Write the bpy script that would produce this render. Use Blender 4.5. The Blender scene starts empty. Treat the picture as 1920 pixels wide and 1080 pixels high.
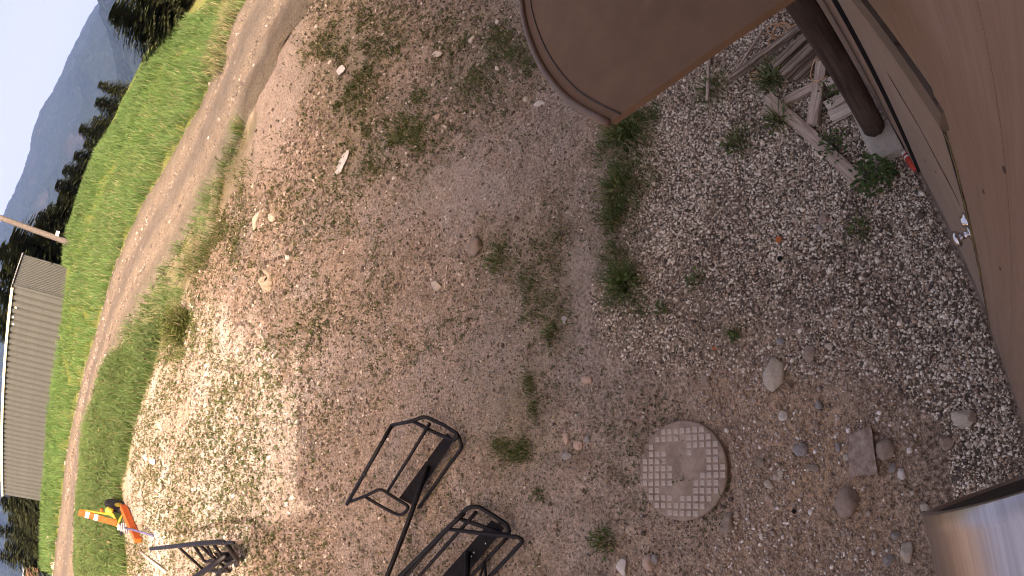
import bpy, bmesh, math, random
import numpy as np
from mathutils import Vector, Matrix

rng = np.random.default_rng(7)
random.seed(7)
SC = bpy.context.scene
COL = SC.collection
R = math.radians

# ------------------------------------------------------------------ camera
# wide-angle (fisheye) wall camera, rolled a quarter turn; measured from the door, the lid and the shed
F_PX, K3, YAW, PIT, ROL = 1040.0, .05, .62926, .67495, .32064
CAM = np.array([0.0, .13176, 3.01479])
_F = np.array([math.sin(YAW)*math.cos(PIT), math.cos(YAW)*math.cos(PIT), -math.sin(PIT)])
_R0 = np.array([math.cos(YAW), -math.sin(YAW), 0.0]); _U0 = np.cross(_R0, _F)
_R = _R0*math.cos(ROL)+_U0*math.sin(ROL); _U = -_R0*math.sin(ROL)+_U0*math.cos(ROL)
cam = bpy.data.cameras.new('camera'); cam_o = bpy.data.objects.new('camera', cam); COL.objects.link(cam_o)
X, Y, Z = -_U, _R, -_F
cam_o.matrix_world = Matrix(((X[0], Y[0], Z[0], CAM[0]), (X[1], Y[1], Z[1], CAM[1]), (X[2], Y[2], Z[2], CAM[2]), (0, 0, 0, 1)))
cam.type = 'PANO'; cam.sensor_width = 36.0; cam.sensor_height = 20.25; cam.sensor_fit = 'HORIZONTAL'
cam.clip_start = .01; cam.clip_end = 30000
cc = cam
cc.panorama_type = 'FISHEYE_LENS_POLYNOMIAL'
cc.fisheye_fov = R(180)
cc.fisheye_polynomial_k0 = 0.0
cc.fisheye_polynomial_k1 = -5.12679335e-02
cc.fisheye_polynomial_k2 = -6.98312815e-06
cc.fisheye_polynomial_k3 = 7.92150090e-06
cc.fisheye_polynomial_k4 = -8.73905701e-08
SC.camera = cam_o

# ------------------------------------------------------------------ sky, sun, exposure
SUN_EL, SUN_AZ = R(36), R(207)            # compass-like: 0 = +Y, clockwise; sun stands behind the building
w = bpy.data.worlds.new('World'); SC.world = w; w.use_nodes = True
wn = w.node_tree; bg = wn.nodes['Background']
sky = wn.nodes.new('ShaderNodeTexSky'); sky.sky_type = 'NISHITA'; sky.sun_disc = False
sky.sun_elevation = SUN_EL; sky.sun_rotation = SUN_AZ
sky.altitude = 0; sky.air_density = .6; sky.dust_density = 10.0; sky.ozone_density = 1.0
wn.links.new(sky.outputs[0], bg.inputs[0]); bg.inputs[1].default_value = .15
sl = bpy.data.lights.new('sun', 'SUN'); sl.energy = 2.0; sl.angle = R(.5); sl.color = (.82, .91, 1.0)
so = bpy.data.objects.new('sun', sl); COL.objects.link(so); so.location = (-20, -40, 40)
sd = Vector((math.sin(SUN_AZ)*math.cos(SUN_EL), math.cos(SUN_AZ)*math.cos(SUN_EL), math.sin(SUN_EL)))
so.rotation_euler = sd.to_track_quat('Z', 'Y').to_euler()
vs = SC.view_settings
vs.view_transform = 'Standard'; vs.look = 'None'; vs.gamma = 1; vs.exposure = 2.06; vs.use_curve_mapping = False
vs.use_white_balance = True; vs.white_balance_temperature = 9500; vs.white_balance_tint = 23
SC.cycles.pixel_filter_type = 'BLACKMAN_HARRIS'; SC.cycles.filter_width = 1.05
SC.cycles.max_bounces = 6; SC.cycles.volume_bounces = 1; SC.cycles.transparent_max_bounces = 8

# ------------------------------------------------------------------ pixel rays and terrain
def rays(px):
    px = np.atleast_2d(np.asarray(px, float)); a = 540-px[:, 1]; b = 960-px[:, 0]
    r = np.hypot(a, b); th = r/F_PX
    for _ in range(8): th = th-(F_PX*(th+K3*th**3)-r)/(F_PX*(1+3*K3*th**2))
    s = np.sin(th)/np.maximum(r, 1e-9)
    return np.cos(th)[:, None]*_F+(s*a)[:, None]*_R+(s*b)[:, None]*_U

def _at_range(px, rr):
    D = rays(px); h = np.hypot(D[:, 0], D[:, 1]); return CAM+D*(np.asarray(rr)/h)[:, None]

ROAD_IN = [(600, -20), (565, 40), (505, 130), (460, 230), (405, 330), (350, 440), (272, 560), (202, 690), (165, 830), (152, 950), (150, 1075)]
ROAD_OUT = [(475, -20), (440, 40), (400, 150), (330, 280), (270, 380), (220, 490), (190, 590), (150, 730), (120, 880), (100, 1075)]
_ctl = [_at_range(ROAD_IN, [9.2, 9.5, 10.4, 11.5, 12.4, 13.5, 15, 17.5, 20.5, 23.5, 27]),
        _at_range(ROAD_OUT, [13.6, 14, 15.5, 17, 18.3, 20, 22, 25.5, 30, 36]),
        _at_range([(410, 40), (290, 110), (240, 230), (170, 330), (140, 420), (120, 470)], [20, 28, 31, 33, 34.5, 35]),
        _at_range([(134, 500), (80, 938)], [35.8, 49.3])]
_flat = [(x, y, 0) for x in (-6, -3, 0, 2, 4, 7) for y in (-6, -2, 0, 1.5, 2.8)]
_flat += [(-12, 5, .3), (-10, 14, 1.5), (-9, 28, 3.1), (-6, 4.5, .12), (-3, 4.5, .12), (0, 4.5, .13), (3, 4.2, .13), (6, 4, .12), (11, 2, .1), (18, 3, .4), (18, -5, 0), (-14, -5, 0), (0, 6, .42), (3, 6, .42), (-16, 45, 4.2)]
_P = np.vstack(_ctl+[np.array(_flat, float)])
def _tps_fit(P, lam):
    n = len(P); d = np.linalg.norm(P[:, None, :2]-P[None, :, :2], axis=2)
    Kk = d*d*np.log(d+1e-9)+lam*np.eye(n); Q = np.hstack([np.ones((n, 1)), P[:, :2]])
    A = np.block([[Kk, Q], [Q.T, np.zeros((3, 3))]])
    return np.linalg.solve(A, np.concatenate([P[:, 2], np.zeros(3)]))
_W = _tps_fit(_P, 6.0)

def _hash(ix, iy, seed):
    h = (ix.astype(np.int64)*374761393+iy.astype(np.int64)*668265263+seed*974711) & 0x7fffffff
    h = ((h ^ (h >> 13))*1274126177) & 0x7fffffff
    return ((h ^ (h >> 16)) & 0xffff)/65535.0
def vnoise(x, y, seed=0):
    ix = np.floor(x); iy = np.floor(y); fx = x-ix; fy = y-iy
    fx = fx*fx*(3-2*fx); fy = fy*fy*(3-2*fy)
    a = _hash(ix, iy, seed); b = _hash(ix+1, iy, seed); c = _hash(ix, iy+1, seed); d = _hash(ix+1, iy+1, seed)
    return (a*(1-fx)+b*fx)*(1-fy)+(c*(1-fx)+d*fx)*fy
def fbm(x, y, oct=4, seed=0, gain=.5):
    s = 0; amp = 1; t = 0
    for i in range(oct):
        s = s+amp*vnoise(x*2**i+i*17.3, y*2**i-i*9.1, seed+i); t += amp; amp *= gain
    return s/t

def h_coarse(x, y):
    x = np.asarray(x, float); y = np.asarray(y, float); sh = x.shape; x = x.ravel(); y = y.ravel()
    r = np.hypot(x, y); k = np.minimum(1, 44.0/np.maximum(r, 1e-6)); xc, yc = x*k, y*k
    z = np.full(x.shape, _W[-3])+_W[-2]*xc+_W[-1]*yc
    if len(x) < 3000:
        d2 = (xc[:, None]-_P[None, :, 0])**2+(yc[:, None]-_P[None, :, 1])**2
        z += (.5*d2*np.log(d2+1e-12))@_W[:-3]
    else:
        for i in range(len(_P)):
            d2 = (xc-_P[i, 0])**2+(yc-_P[i, 1])**2
            z += _W[i]*.5*d2*np.log(d2+1e-12)
    z = np.clip(z, -1.5, 7.0)
    az = np.degrees(np.arctan2(x, y))
    edge = np.where(np.abs(az-12) < 14, 62.0, 37.0)          # where the hill top ends
    over = np.maximum(0, r-edge)
    z = z-np.minimum(over*.30+.004*np.minimum(over, 40)**2, 170)
    return z.reshape(sh)

def h_ground(x, y):
    z = h_coarse(x, y); x = np.asarray(x, float); y = np.asarray(y, float)
    r = np.hypot(x, y)
    z = z+(fbm(x*.7, y*.7, 3, 11)-.5)*.10*np.clip((r-2.5)/4, 0, 1)
    z = z+(fbm(x*3.1, y*3.1, 3, 21)-.5)*.055*np.clip((r-.6)/2.5, .12, 1)
    z = z+(fbm(x*14, y*14, 3, 31)-.5)*.030*np.clip((r-.3)/1.5, .35, 1)
    return z

def G(px, dz=0.0, fine=True):
    """ground points under photograph pixels (dz: this far above the ground)"""
    D = rays(px); hf = h_ground if fine else h_coarse
    steep = D[:, 2] < -.16
    t = np.where(steep, (.1-CAM[2]-dz)/np.minimum(D[:, 2], -.05), 4.0)
    for _ in range(14):                                     # close by: step to the height under the last guess
        Q = CAM+D*t[:, None]; tn = (hf(Q[:, 0], Q[:, 1])+dz-CAM[2])/np.minimum(D[:, 2], -.05)
        t = np.where(steep, .35*t+.65*tn, t)
    far = ~steep
    if far.any():
        ts = 3.0*1.012**np.arange(330); Df = D[far]
        Q = CAM+Df[:, None]*ts[None, :, None]; below = Q[:, :, 2] < h_coarse(Q[:, :, 0], Q[:, :, 1])+dz
        k = np.where(below.any(1), below.argmax(1), len(ts)-1); hi = ts[k]*1.01; lo = ts[np.maximum(k-1, 0)]*.99
        for _ in range(20):
            m = .5*(lo+hi); Q = CAM+Df*m[:, None]; bb = Q[:, 2] < hf(Q[:, 0], Q[:, 1])+dz
            hi = np.where(bb, m, hi); lo = np.where(bb, lo, m)
        t[far] = .5*(lo+hi)
    return CAM+D*t[:, None]
def G1(x, y, dz=0.0): return Vector(G([(x, y)], dz)[0])
def gz(x, y): return float(h_ground(np.array([x]), np.array([y]))[0])
def mpp(P): return float(np.linalg.norm(np.array(P)-CAM))/F_PX      # metres per photograph pixel at a point

# ------------------------------------------------------------------ materials
MATS = {}
def new_mat(name):
    m = bpy.data.materials.new(name); m.use_nodes = True
    return m, m.node_tree, m.node_tree.nodes['Principled BSDF']
def N(nt, t, **kw):
    n = nt.nodes.new('ShaderNode'+t)
    for k, v in kw.items(): setattr(n, k, v)
    return n
def noise(nt, vec, scale, detail=4, rough=.55):
    n = N(nt, 'TexNoise'); n.inputs['Scale'].default_value = scale; n.inputs['Detail'].default_value = detail; n.inputs['Roughness'].default_value = rough
    nt.links.new(vec, n.inputs['Vector']); return n.outputs['Fac']
def ramp(nt, fac, stops):
    r = N(nt, 'ValToRGB'); el = r.color_ramp.elements
    while len(el) > 1: el.remove(el[-1])
    for i, (p, c) in enumerate(stops):
        e = el[0] if i == 0 else el.new(p)
        e.position = p; e.color = (*c, 1) if len(c) == 3 else c
    nt.links.new(fac, r.inputs[0]); return r.outputs[0]
def mix(nt, fac, a, b, mode='MIX'):
    m = N(nt, 'Mix', data_type='RGBA', blend_type=mode)
    for s, v in ((m.inputs[0], fac), (m.inputs[6], a), (m.inputs[7], b)):
        if isinstance(v, (int, float)): s.default_value = v
        elif isinstance(v, tuple): s.default_value = (*v, 1)
        else: nt.links.new(v, s)
    return m.outputs[2]
def math_n(nt, op, a, b=None, clamp=False):
    m = N(nt, 'Math', operation=op); m.use_clamp = clamp
    for s, v in ((m.inputs[0], a), (m.inputs[1], b)):
        if v is None: continue
        if isinstance(v, (int, float)): s.default_value = v
        else: nt.links.new(v, s)
    return m.outputs[0]
def mapping(nt, vec, scale):
    m = N(nt, 'Mapping'); m.inputs['Scale'].default_value = scale; nt.links.new(vec, m.inputs[0]); return m.outputs[0]
def bump(nt, b, height, strength=.4, dist=.02):
    n = N(nt, 'Bump'); n.inputs['Strength'].default_value = strength; n.inputs['Distance'].default_value = dist
    nt.links.new(height, n.inputs['Height']); nt.links.new(n.outputs[0], b.inputs['Normal'])
def worn(name, c1, c2, scale=8, rough=.8, metal=0, stretch=None, bs=.25, bd=.01, c3=None, spec=.3):
    """two-tone worn surface with fine relief"""
    m, nt, b = new_mat(name)
    tc = N(nt, 'TexCoord').outputs['Object']
    v = mapping(nt, tc, stretch) if stretch else tc
    n1 = noise(nt, v, scale, 6, .62); n2 = noise(nt, v, scale*7, 4, .6)
    c = ramp(nt, n1, [(.36, c1), (.64, c2)])
    if c3 is not None: c = mix(nt, ramp(nt, noise(nt, v, scale*2.3, 5, .7), [(.60, (0, 0, 0)), (.70, (1, 1, 1))]), c, c3)
    c = mix(nt, .35, c, ramp(nt, n2, [(.2, (.25,)*3), (.8, (1.0,)*3)]), 'MULTIPLY')
    nt.links.new(c, b.inputs['Base Color']); b.inputs['Roughness'].default_value = rough; b.inputs['Metallic'].default_value = metal
    b.inputs['Specular IOR Level'].default_value = spec
    bump(nt, b, n2, bs, bd); MATS[name] = m; return m
def vcol(name, rough=.9, ns=60, amt=.35, spec=.2, trans=0):
    """colour from the piece itself (one colour a piece), with fine mottling"""
    m, nt, b = new_mat(name)
    a = N(nt, 'Attribute', attribute_name='tone'); tc = N(nt, 'TexCoord').outputs['Object']
    n = noise(nt, tc, ns, 3); c = mix(nt, amt, a.outputs['Color'], ramp(nt, n, [(.25, (.45,)*3), (.75, (1.15,)*3)]), 'MULTIPLY')
    nt.links.new(c, b.inputs['Base Color']); b.inputs['Roughness'].default_value = rough; b.inputs['Specular IOR Level'].default_value = spec
    if trans:
        t = N(nt, 'BsdfTranslucent'); nt.links.new(c, t.inputs['Color']); ms = N(nt, 'MixShader'); ms.inputs[0].default_value = trans
        nt.links.new(b.outputs[0], ms.inputs[1]); nt.links.new(t.outputs[0], ms.inputs[2])
        nt.links.new(ms.outputs[0], nt.nodes['Material Output'].inputs['Surface'])
    MATS[name] = m; return m

# ------------------------------------------------------------------ object helpers
def link(o, parent=None):
    COL.objects.link(o)
    if parent is not None: o.parent = parent
    return o
def tag(o, label=None, cat=None, group=None, kind=None):
    if label: o['label'] = label
    if cat: o['category'] = cat
    if group: o['group'] = group
    if kind: o['kind'] = kind
    return o
def thing(name, label, cat, loc=(0, 0, 0), group=None, rz=0.0):
    o = bpy.data.objects.new(name, None); link(o); o.location = loc; o.rotation_euler = (0, 0, rz); o.empty_display_size = .1
    return tag(o, label, cat, group)
def np_mesh(name, V, T, mat=None, tone=None, smooth=False):
    """mesh from arrays: V (n,3), T (m,3 or 4)"""
    V = np.ascontiguousarray(V, np.float32); T = np.ascontiguousarray(T, np.int32); k = T.shape[1]
    me = bpy.data.meshes.new(name); me.vertices.add(len(V)); me.vertices.foreach_set('co', V.ravel())
    me.loops.add(T.size); me.loops.foreach_set('vertex_index', T.ravel())
    me.polygons.add(len(T)); me.polygons.foreach_set('loop_start', np.arange(0, T.size, k, dtype=np.int32))
    if smooth: me.polygons.foreach_set('use_smooth', np.ones(len(T), bool))
    me.update(calc_edges=True); me.validate()
    if tone is not None:
        at = me.attributes.new('tone', 'FLOAT_COLOR', 'POINT'); c = np.ones((len(V), 4), np.float32); c[:, :3] = tone
        at.data.foreach_set('color', c.ravel())
    if mat: me.materials.append(mat)
    return me
def obj(name, me, parent=None): return link(bpy.data.objects.new(name, me), parent)
def bm_obj(name, bm, mat, parent=None, smooth=False, bevel=0):
    if bevel:
        bmesh.ops.bevel(bm, geom=[e for e in bm.edges if len(e.link_faces) == 2 and e.calc_face_angle(0) > .5], offset=bevel, segments=2, affect='EDGES', clamp_overlap=True)
    bmesh.ops.recalc_face_normals(bm, faces=bm.faces)
    me = bpy.data.meshes.new(name); bm.to_mesh(me); bm.free()
    if smooth:
        for f in me.polygons: f.use_smooth = True
    me.materials.append(mat); return obj(name, me, parent)
def add_box(bm, lo, hi):
    vs_ = [bm.verts.new((x, y, z)) for z in (lo[2], hi[2]) for y in (lo[1], hi[1]) for x in (lo[0], hi[0])]
    for f in ((0, 2, 3, 1), (4, 5, 7, 6), (0, 1, 5, 4), (2, 6, 7, 3), (0, 4, 6, 2), (1, 3, 7, 5)): bm.faces.new([vs_[i] for i in f])
def box(name, lo, hi, mat, parent=None, bevel=.003):
    bm = bmesh.new(); add_box(bm, lo, hi); return bm_obj(name, bm, mat, parent, bevel=bevel)
def add_prism(bm, pts, dz):
    """pts: closed outline of the top (3-D); dz: depth straight down"""
    top = [bm.verts.new(p) for p in pts]; bot = [bm.verts.new((p[0], p[1], p[2]-dz)) for p in pts]
    bm.faces.new(top); bm.faces.new(bot[::-1]); n = len(pts)
    for i in range(n): bm.faces.new((top[i], bot[i], bot[(i+1) % n], top[(i+1) % n]))
def tube_arrays(path, rad, seg=8, closed=False):
    P = [Vector(p) for p in path]; n = len(P); V = []; T = []
    up = Vector((.13, .21, 1)).normalized()
    for i, p in enumerate(P):
        a = P[(i-1) % n] if (closed or i > 0) else p; b = P[(i+1) % n] if (closed or i < n-1) else p
        d = (b-a).normalized(); s = d.cross(up); s = s.normalized() if s.length > 1e-4 else Vector((1, 0, 0)); q = s.cross(d)
        rr = rad[i] if isinstance(rad, (list, tuple)) else rad
        for k in range(seg):
            t = 2*math.pi*k/seg; V.append(p+s*math.cos(t)*rr+q*math.sin(t)*rr)
    for i in range(n if closed else n-1):
        for k in range(seg):
            j = (i+1) % n; T.append((i*seg+k, i*seg+(k+1) % seg, j*seg+(k+1) % seg, j*seg+k))
    return V, T
def add_tube(bm, path, rad, seg=8, closed=False):
    V, T = tube_arrays(path, rad, seg, closed); vv = [bm.verts.new(v) for v in V]
    for t in T: bm.faces.new([vv[i] for i in t])
    if not closed: bm.faces.new(vv[:seg]); bm.faces.new(vv[-seg:][::-1])
def tube(name, path, rad, mat, parent=None, seg=8, closed=False):
    bm = bmesh.new(); add_tube(bm, path, rad, seg, closed); return bm_obj(name, bm, mat, parent, smooth=True)
def rounded(pts, rad=.05, n=4):
    """round the inner corners of a polyline"""
    P = [Vector(p) for p in pts]; out = [P[0]]
    for i in range(1, len(P)-1):
        a, b, c = P[i-1], P[i], P[i+1]; d1 = (a-b); d2 = (c-b); r = min(rad, d1.length*.45, d2.length*.45)
        s = b+d1.normalized()*r; e = b+d2.normalized()*r
        for k in range(n+1):
            t = k/n; out.append(s*(1-t)**2+b*2*t*(1-t)+e*t*t)
    return out+[P[-1]]
def inside(poly, x, y):
    poly = np.asarray(poly)[:, :2]; c = np.zeros(np.shape(x), bool); j = len(poly)-1
    for i in range(len(poly)):
        xi, yi = poly[i]; xj, yj = poly[j]
        c ^= ((yi > y) != (yj > y)) & (x < (xj-xi)*(y-yi)/((yj-yi) or 1e-12)+xi); j = i
    return c
def poly_dist(poly, x, y):
    poly = np.asarray(poly)[:, :2]; d = np.full(np.shape(x), 1e9)
    for i in range(len(poly)):
        a = poly[i]; b = poly[(i+1) % len(poly)]; ab = b-a; L = (ab@ab) or 1e-12
        t = np.clip(((x-a[0])*ab[0]+(y-a[1])*ab[1])/L, 0, 1)
        d = np.minimum(d, np.hypot(x-a[0]-t*ab[0], y-a[1]-t*ab[1]))
    return d
def soft(poly, x, y, wd, wob=0, seed=0):
    """1 inside a region, 0 outside, ragged soft edge of width wd"""
    s = poly_dist(poly, x, y)*np.where(inside(poly, x, y), 1, -1)
    if wob: s = s+(fbm(x*2.2/wob*.3, y*2.2/wob*.3, 4, 90+seed)-.5)*2*wob
    return np.clip(s/wd+.5, 0, 1)

# ================================================================== THE SETTING
GRAVEL = G([(1215, 190), (1330, 70), (1500, 20), (1600, 90), (1700, 290), (1800, 485), (1878, 680), (1918, 790), (1918, 880), (1762, 955), (1725, 850), (1695, 700), (1600, 635), (1450, 640), (1330, 655), (1235, 625), (1200, 540), (1215, 420), (1195, 330)], fine=False)
SILTS = [G(q, fine=False) for q in (
    [(790, 330), (870, 296), (945, 320), (932, 385), (885, 430), (845, 475), (822, 420)],
    [(1062, 450), (1112, 458), (1152, 590), (1122, 612), (1072, 540)],
    [(575, 10), (640, 40), (600, 150), (550, 250), (505, 335), (440, 335), (468, 235), (512, 135)])]
BROWN = G([(1330, 680), (1440, 650), (1600, 650), (1690, 720), (1740, 900), (1740, 1079), (1300, 1079), (1390, 940), (1370, 820), (1300, 760)], fine=False)
MOSSES = [G(q, fine=False) for q in (
    [(600, 90), (700, 20), (760, 60), (700, 200), (720, 330), (640, 330), (600, 230)], [(720, 190), (800, 170), (790, 290), (730, 300)],
    [(920, 460), (1050, 430), (1075, 600), (1040, 660), (940, 620)], [(850, 40), (985, 40), (1010, 130), (930, 190), (860, 130)],
    [(330, 480), (400, 340), (470, 250), (485, 300), (430, 480), (360, 520)], [(300, 600), (380, 570), (400, 650), (310, 680)],
    [(1150, 300), (1230, 300), (1220, 430), (1140, 430)], [(900, 720), (1000, 700), (1020, 860), (930, 860)])]
SLATES = [G(q, fine=False) for q in ([(430, 375), (565, 395), (590, 560), (500, 640), (425, 560)], [(700, 190), (800, 180), (820, 330), (720, 340)], [(560, 740), (680, 720), (640, 900), (520, 900)])]
PALE = G([(420, 560), (600, 590), (590, 730), (500, 800), (440, 1078), (240, 1078), (240, 800), (300, 660)], fine=False)
VERGE = G([(482, 232), (442, 330), (405, 420), (385, 500), (315, 600), (285, 700), (250, 800), (228, 920), (240, 1078), (150, 1078), (152, 950), (165, 830), (202, 690), (272, 560), (350, 440), (405, 330), (462, 228)], fine=False)
FIELD = np.vstack([G(ROAD_OUT[1:], fine=False), G([(80, 1078), (82, 935), (108, 700), (138, 505), (124, 470), (144, 420), (174, 332), (244, 232), (293, 112), (412, 40)], fine=False)])
DRYTOP = G([(430, 10), (455, 10), (420, 130), (395, 150), (410, 60)], fine=False)
PATH = G([(108, 1078), (98, 1040), (88, 985), (80, 940), (66, 940), (76, 1000), (78, 1078)], fine=False)
ri, ro = G(ROAD_IN, fine=False), G(ROAD_OUT, fine=False)
def resample(P, n):
    P = np.asarray(P); s = np.concatenate([[0], np.cumsum(np.linalg.norm(np.diff(P[:, :2], axis=0), axis=1))])
    t = np.linspace(0, s[-1], n); q = np.stack([np.interp(t, s, P[:, i]) for i in range(2)], 1)
    k = np.ones(9)/9
    for _ in range(3):
        e = np.vstack([np.repeat(q[:1], 4, 0), q, np.repeat(q[-1:], 4, 0)])
        qs = np.stack([np.convolve(e[:, i], k, 'valid') for i in range(2)], 1); qs[0], qs[-1] = q[0], q[-1]; q = qs
    return q
def extend(q, d0, d1):
    a = q[0]+(q[0]-q[8])/np.linalg.norm(q[0]-q[8])*np.linspace(d0, .3, 30)[:, None]
    b = q[-1]+(q[-1]-q[-9])/np.linalg.norm(q[-1]-q[-9])*np.linspace(.3, d1, 40)[:, None]
    return np.vstack([a, q, b])
RI = extend(resample(ri, 240), 14, 14); RO = extend(resample(ro, 240), 14, 14)
ROADPOLY = np.vstack([RI, RO[::-1]])
print('road widths', [round(float(np.linalg.norm(RI[i]-RO[i])), 2) for i in range(30, 270, 30)], 'z', [round(float(h_coarse(*RI[i])), 2) for i in range(30, 270, 30)])

# ---- ground
def make_ground():
    az = np.concatenate([np.arange(-62, 132, .38), np.arange(132, 298, 4.0)]); az = np.radians(az); na = len(az)
    r = [.10]
    while r[-1] < 42: r.append(r[-1]*1.0085+.0006)
    while r[-1] < 5200: r.append(r[-1]*1.07)
    r = np.array(r); nr = len(r)
    X = r[:, None]*np.sin(az)[None]; Y = .13+r[:, None]*np.cos(az)[None]
    x = X.ravel(); y = Y.ravel(); z = h_ground(x, y)
    road = soft(ROADPOLY, x, y, .5); z = z-.09*road
    V = np.stack([x, y, z], 1); V = np.vstack([V, [[0, .13, gz(0, .13)]]])
    i = np.arange(nr-1)[:, None]; j = np.arange(na)[None]; j2 = (j+1) % na
    Q = np.stack([np.broadcast_to(i*na+j, (nr-1, na)), (i+1)*na+j, (i+1)*na+j2, i*na+j2], 2).reshape(-1, 4)[:, ::-1]
    c = len(V)-1; jj = np.arange(na)
    me = np_mesh('ground', V, Q, None, None, True)
    bm = bmesh.new(); bm.from_mesh(me); bm.verts.ensure_lookup_table()
    for a in range(na): bm.faces.new((bm.verts[c], bm.verts[(a+1) % na], bm.verts[a])).smooth = True
    bm.normal_update(); bm.to_mesh(me); bm.free()
    x = V[:, 0]; y = V[:, 1]
    zone = np.zeros((len(V), 4), np.float32)
    near = np.hypot(x, y) < 60
    xn, yn = x[near], y[near]
    zone[near, 0] = soft(GRAVEL, xn, yn, .7, .5, 1)
    for k, q in enumerate(MOSSES): zone[near, 1] = np.maximum(zone[near, 1], soft(q, xn, yn, .9, .5, 20+k)*.55)
    zone[near, 1] = np.maximum(zone[near, 1], soft(VERGE, xn, yn, .5, .3, 5))
    zone[near, 1] = np.maximum(zone[near, 1], soft(FIELD, xn, yn, 1.2, .3, 6))
    for k, q in enumerate(SILTS): zone[near, 2] = np.maximum(zone[near, 2], soft(q, xn, yn, .3, .25, 40+k))
    zone[near, 3] = soft(PALE, xn, yn, 1.5, .6, 60)*np.clip((fbm(xn*.5, yn*1.1, 4, 63)-.3)*3, 0, 1)
    zone[~near, 1] = 1
    fld = np.zeros(len(V), np.float32); fld[near] = np.maximum(soft(FIELD, xn, yn, 1.0, .2, 6), soft(VERGE, xn, yn, .5, .3, 5)*np.clip((6.2-xn)/1.6, .25, 1)); fld[~near] = 1
    def od(L): return np.min([np.hypot(xm-p[0], ym-p[1]) for p in L[::9]], axis=0)
    mid_ = near & (np.hypot(x, y) > 12); xm, ym = x[mid_], y[mid_]; fs = (od(RO) < od(RI)) & ~inside(ROADPOLY, xm, ym); fld[mid_] = np.maximum(fld[mid_], fs*.9)
    far_ = near & (np.hypot(x, y) > 25) & (zone[:, 0] < .5); fld[far_] = np.maximum(fld[far_], np.clip((np.hypot(x, y)[far_]-25)/3, 0, 1))
    brn = np.zeros(len(V), np.float32); brn[near] = soft(BROWN, xn, yn, 1.1, .5, 70)*.85
    at = me.attributes.new('zone', 'FLOAT_COLOR', 'POINT'); at.data.foreach_set('color', zone.ravel())
    z2 = np.zeros((len(V), 4), np.float32); z2[:, 0] = fld; z2[:, 1] = brn; z2[:, 2] = 0; z2[near, 2] = soft(PATH, xn, yn, .4, .2, 8); z2[near, 3] = np.max([soft(q, xn, yn, 1.0, .6, 110+k) for k, q in enumerate(SLATES)], axis=0)*np.clip((fbm(xn*2.2, yn*2.2, 3, 115)-.3)*3, 0, 1)
    at = me.attributes.new('zone2', 'FLOAT_COLOR', 'POINT'); at.data.foreach_set('color', z2.ravel())
    return me

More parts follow.
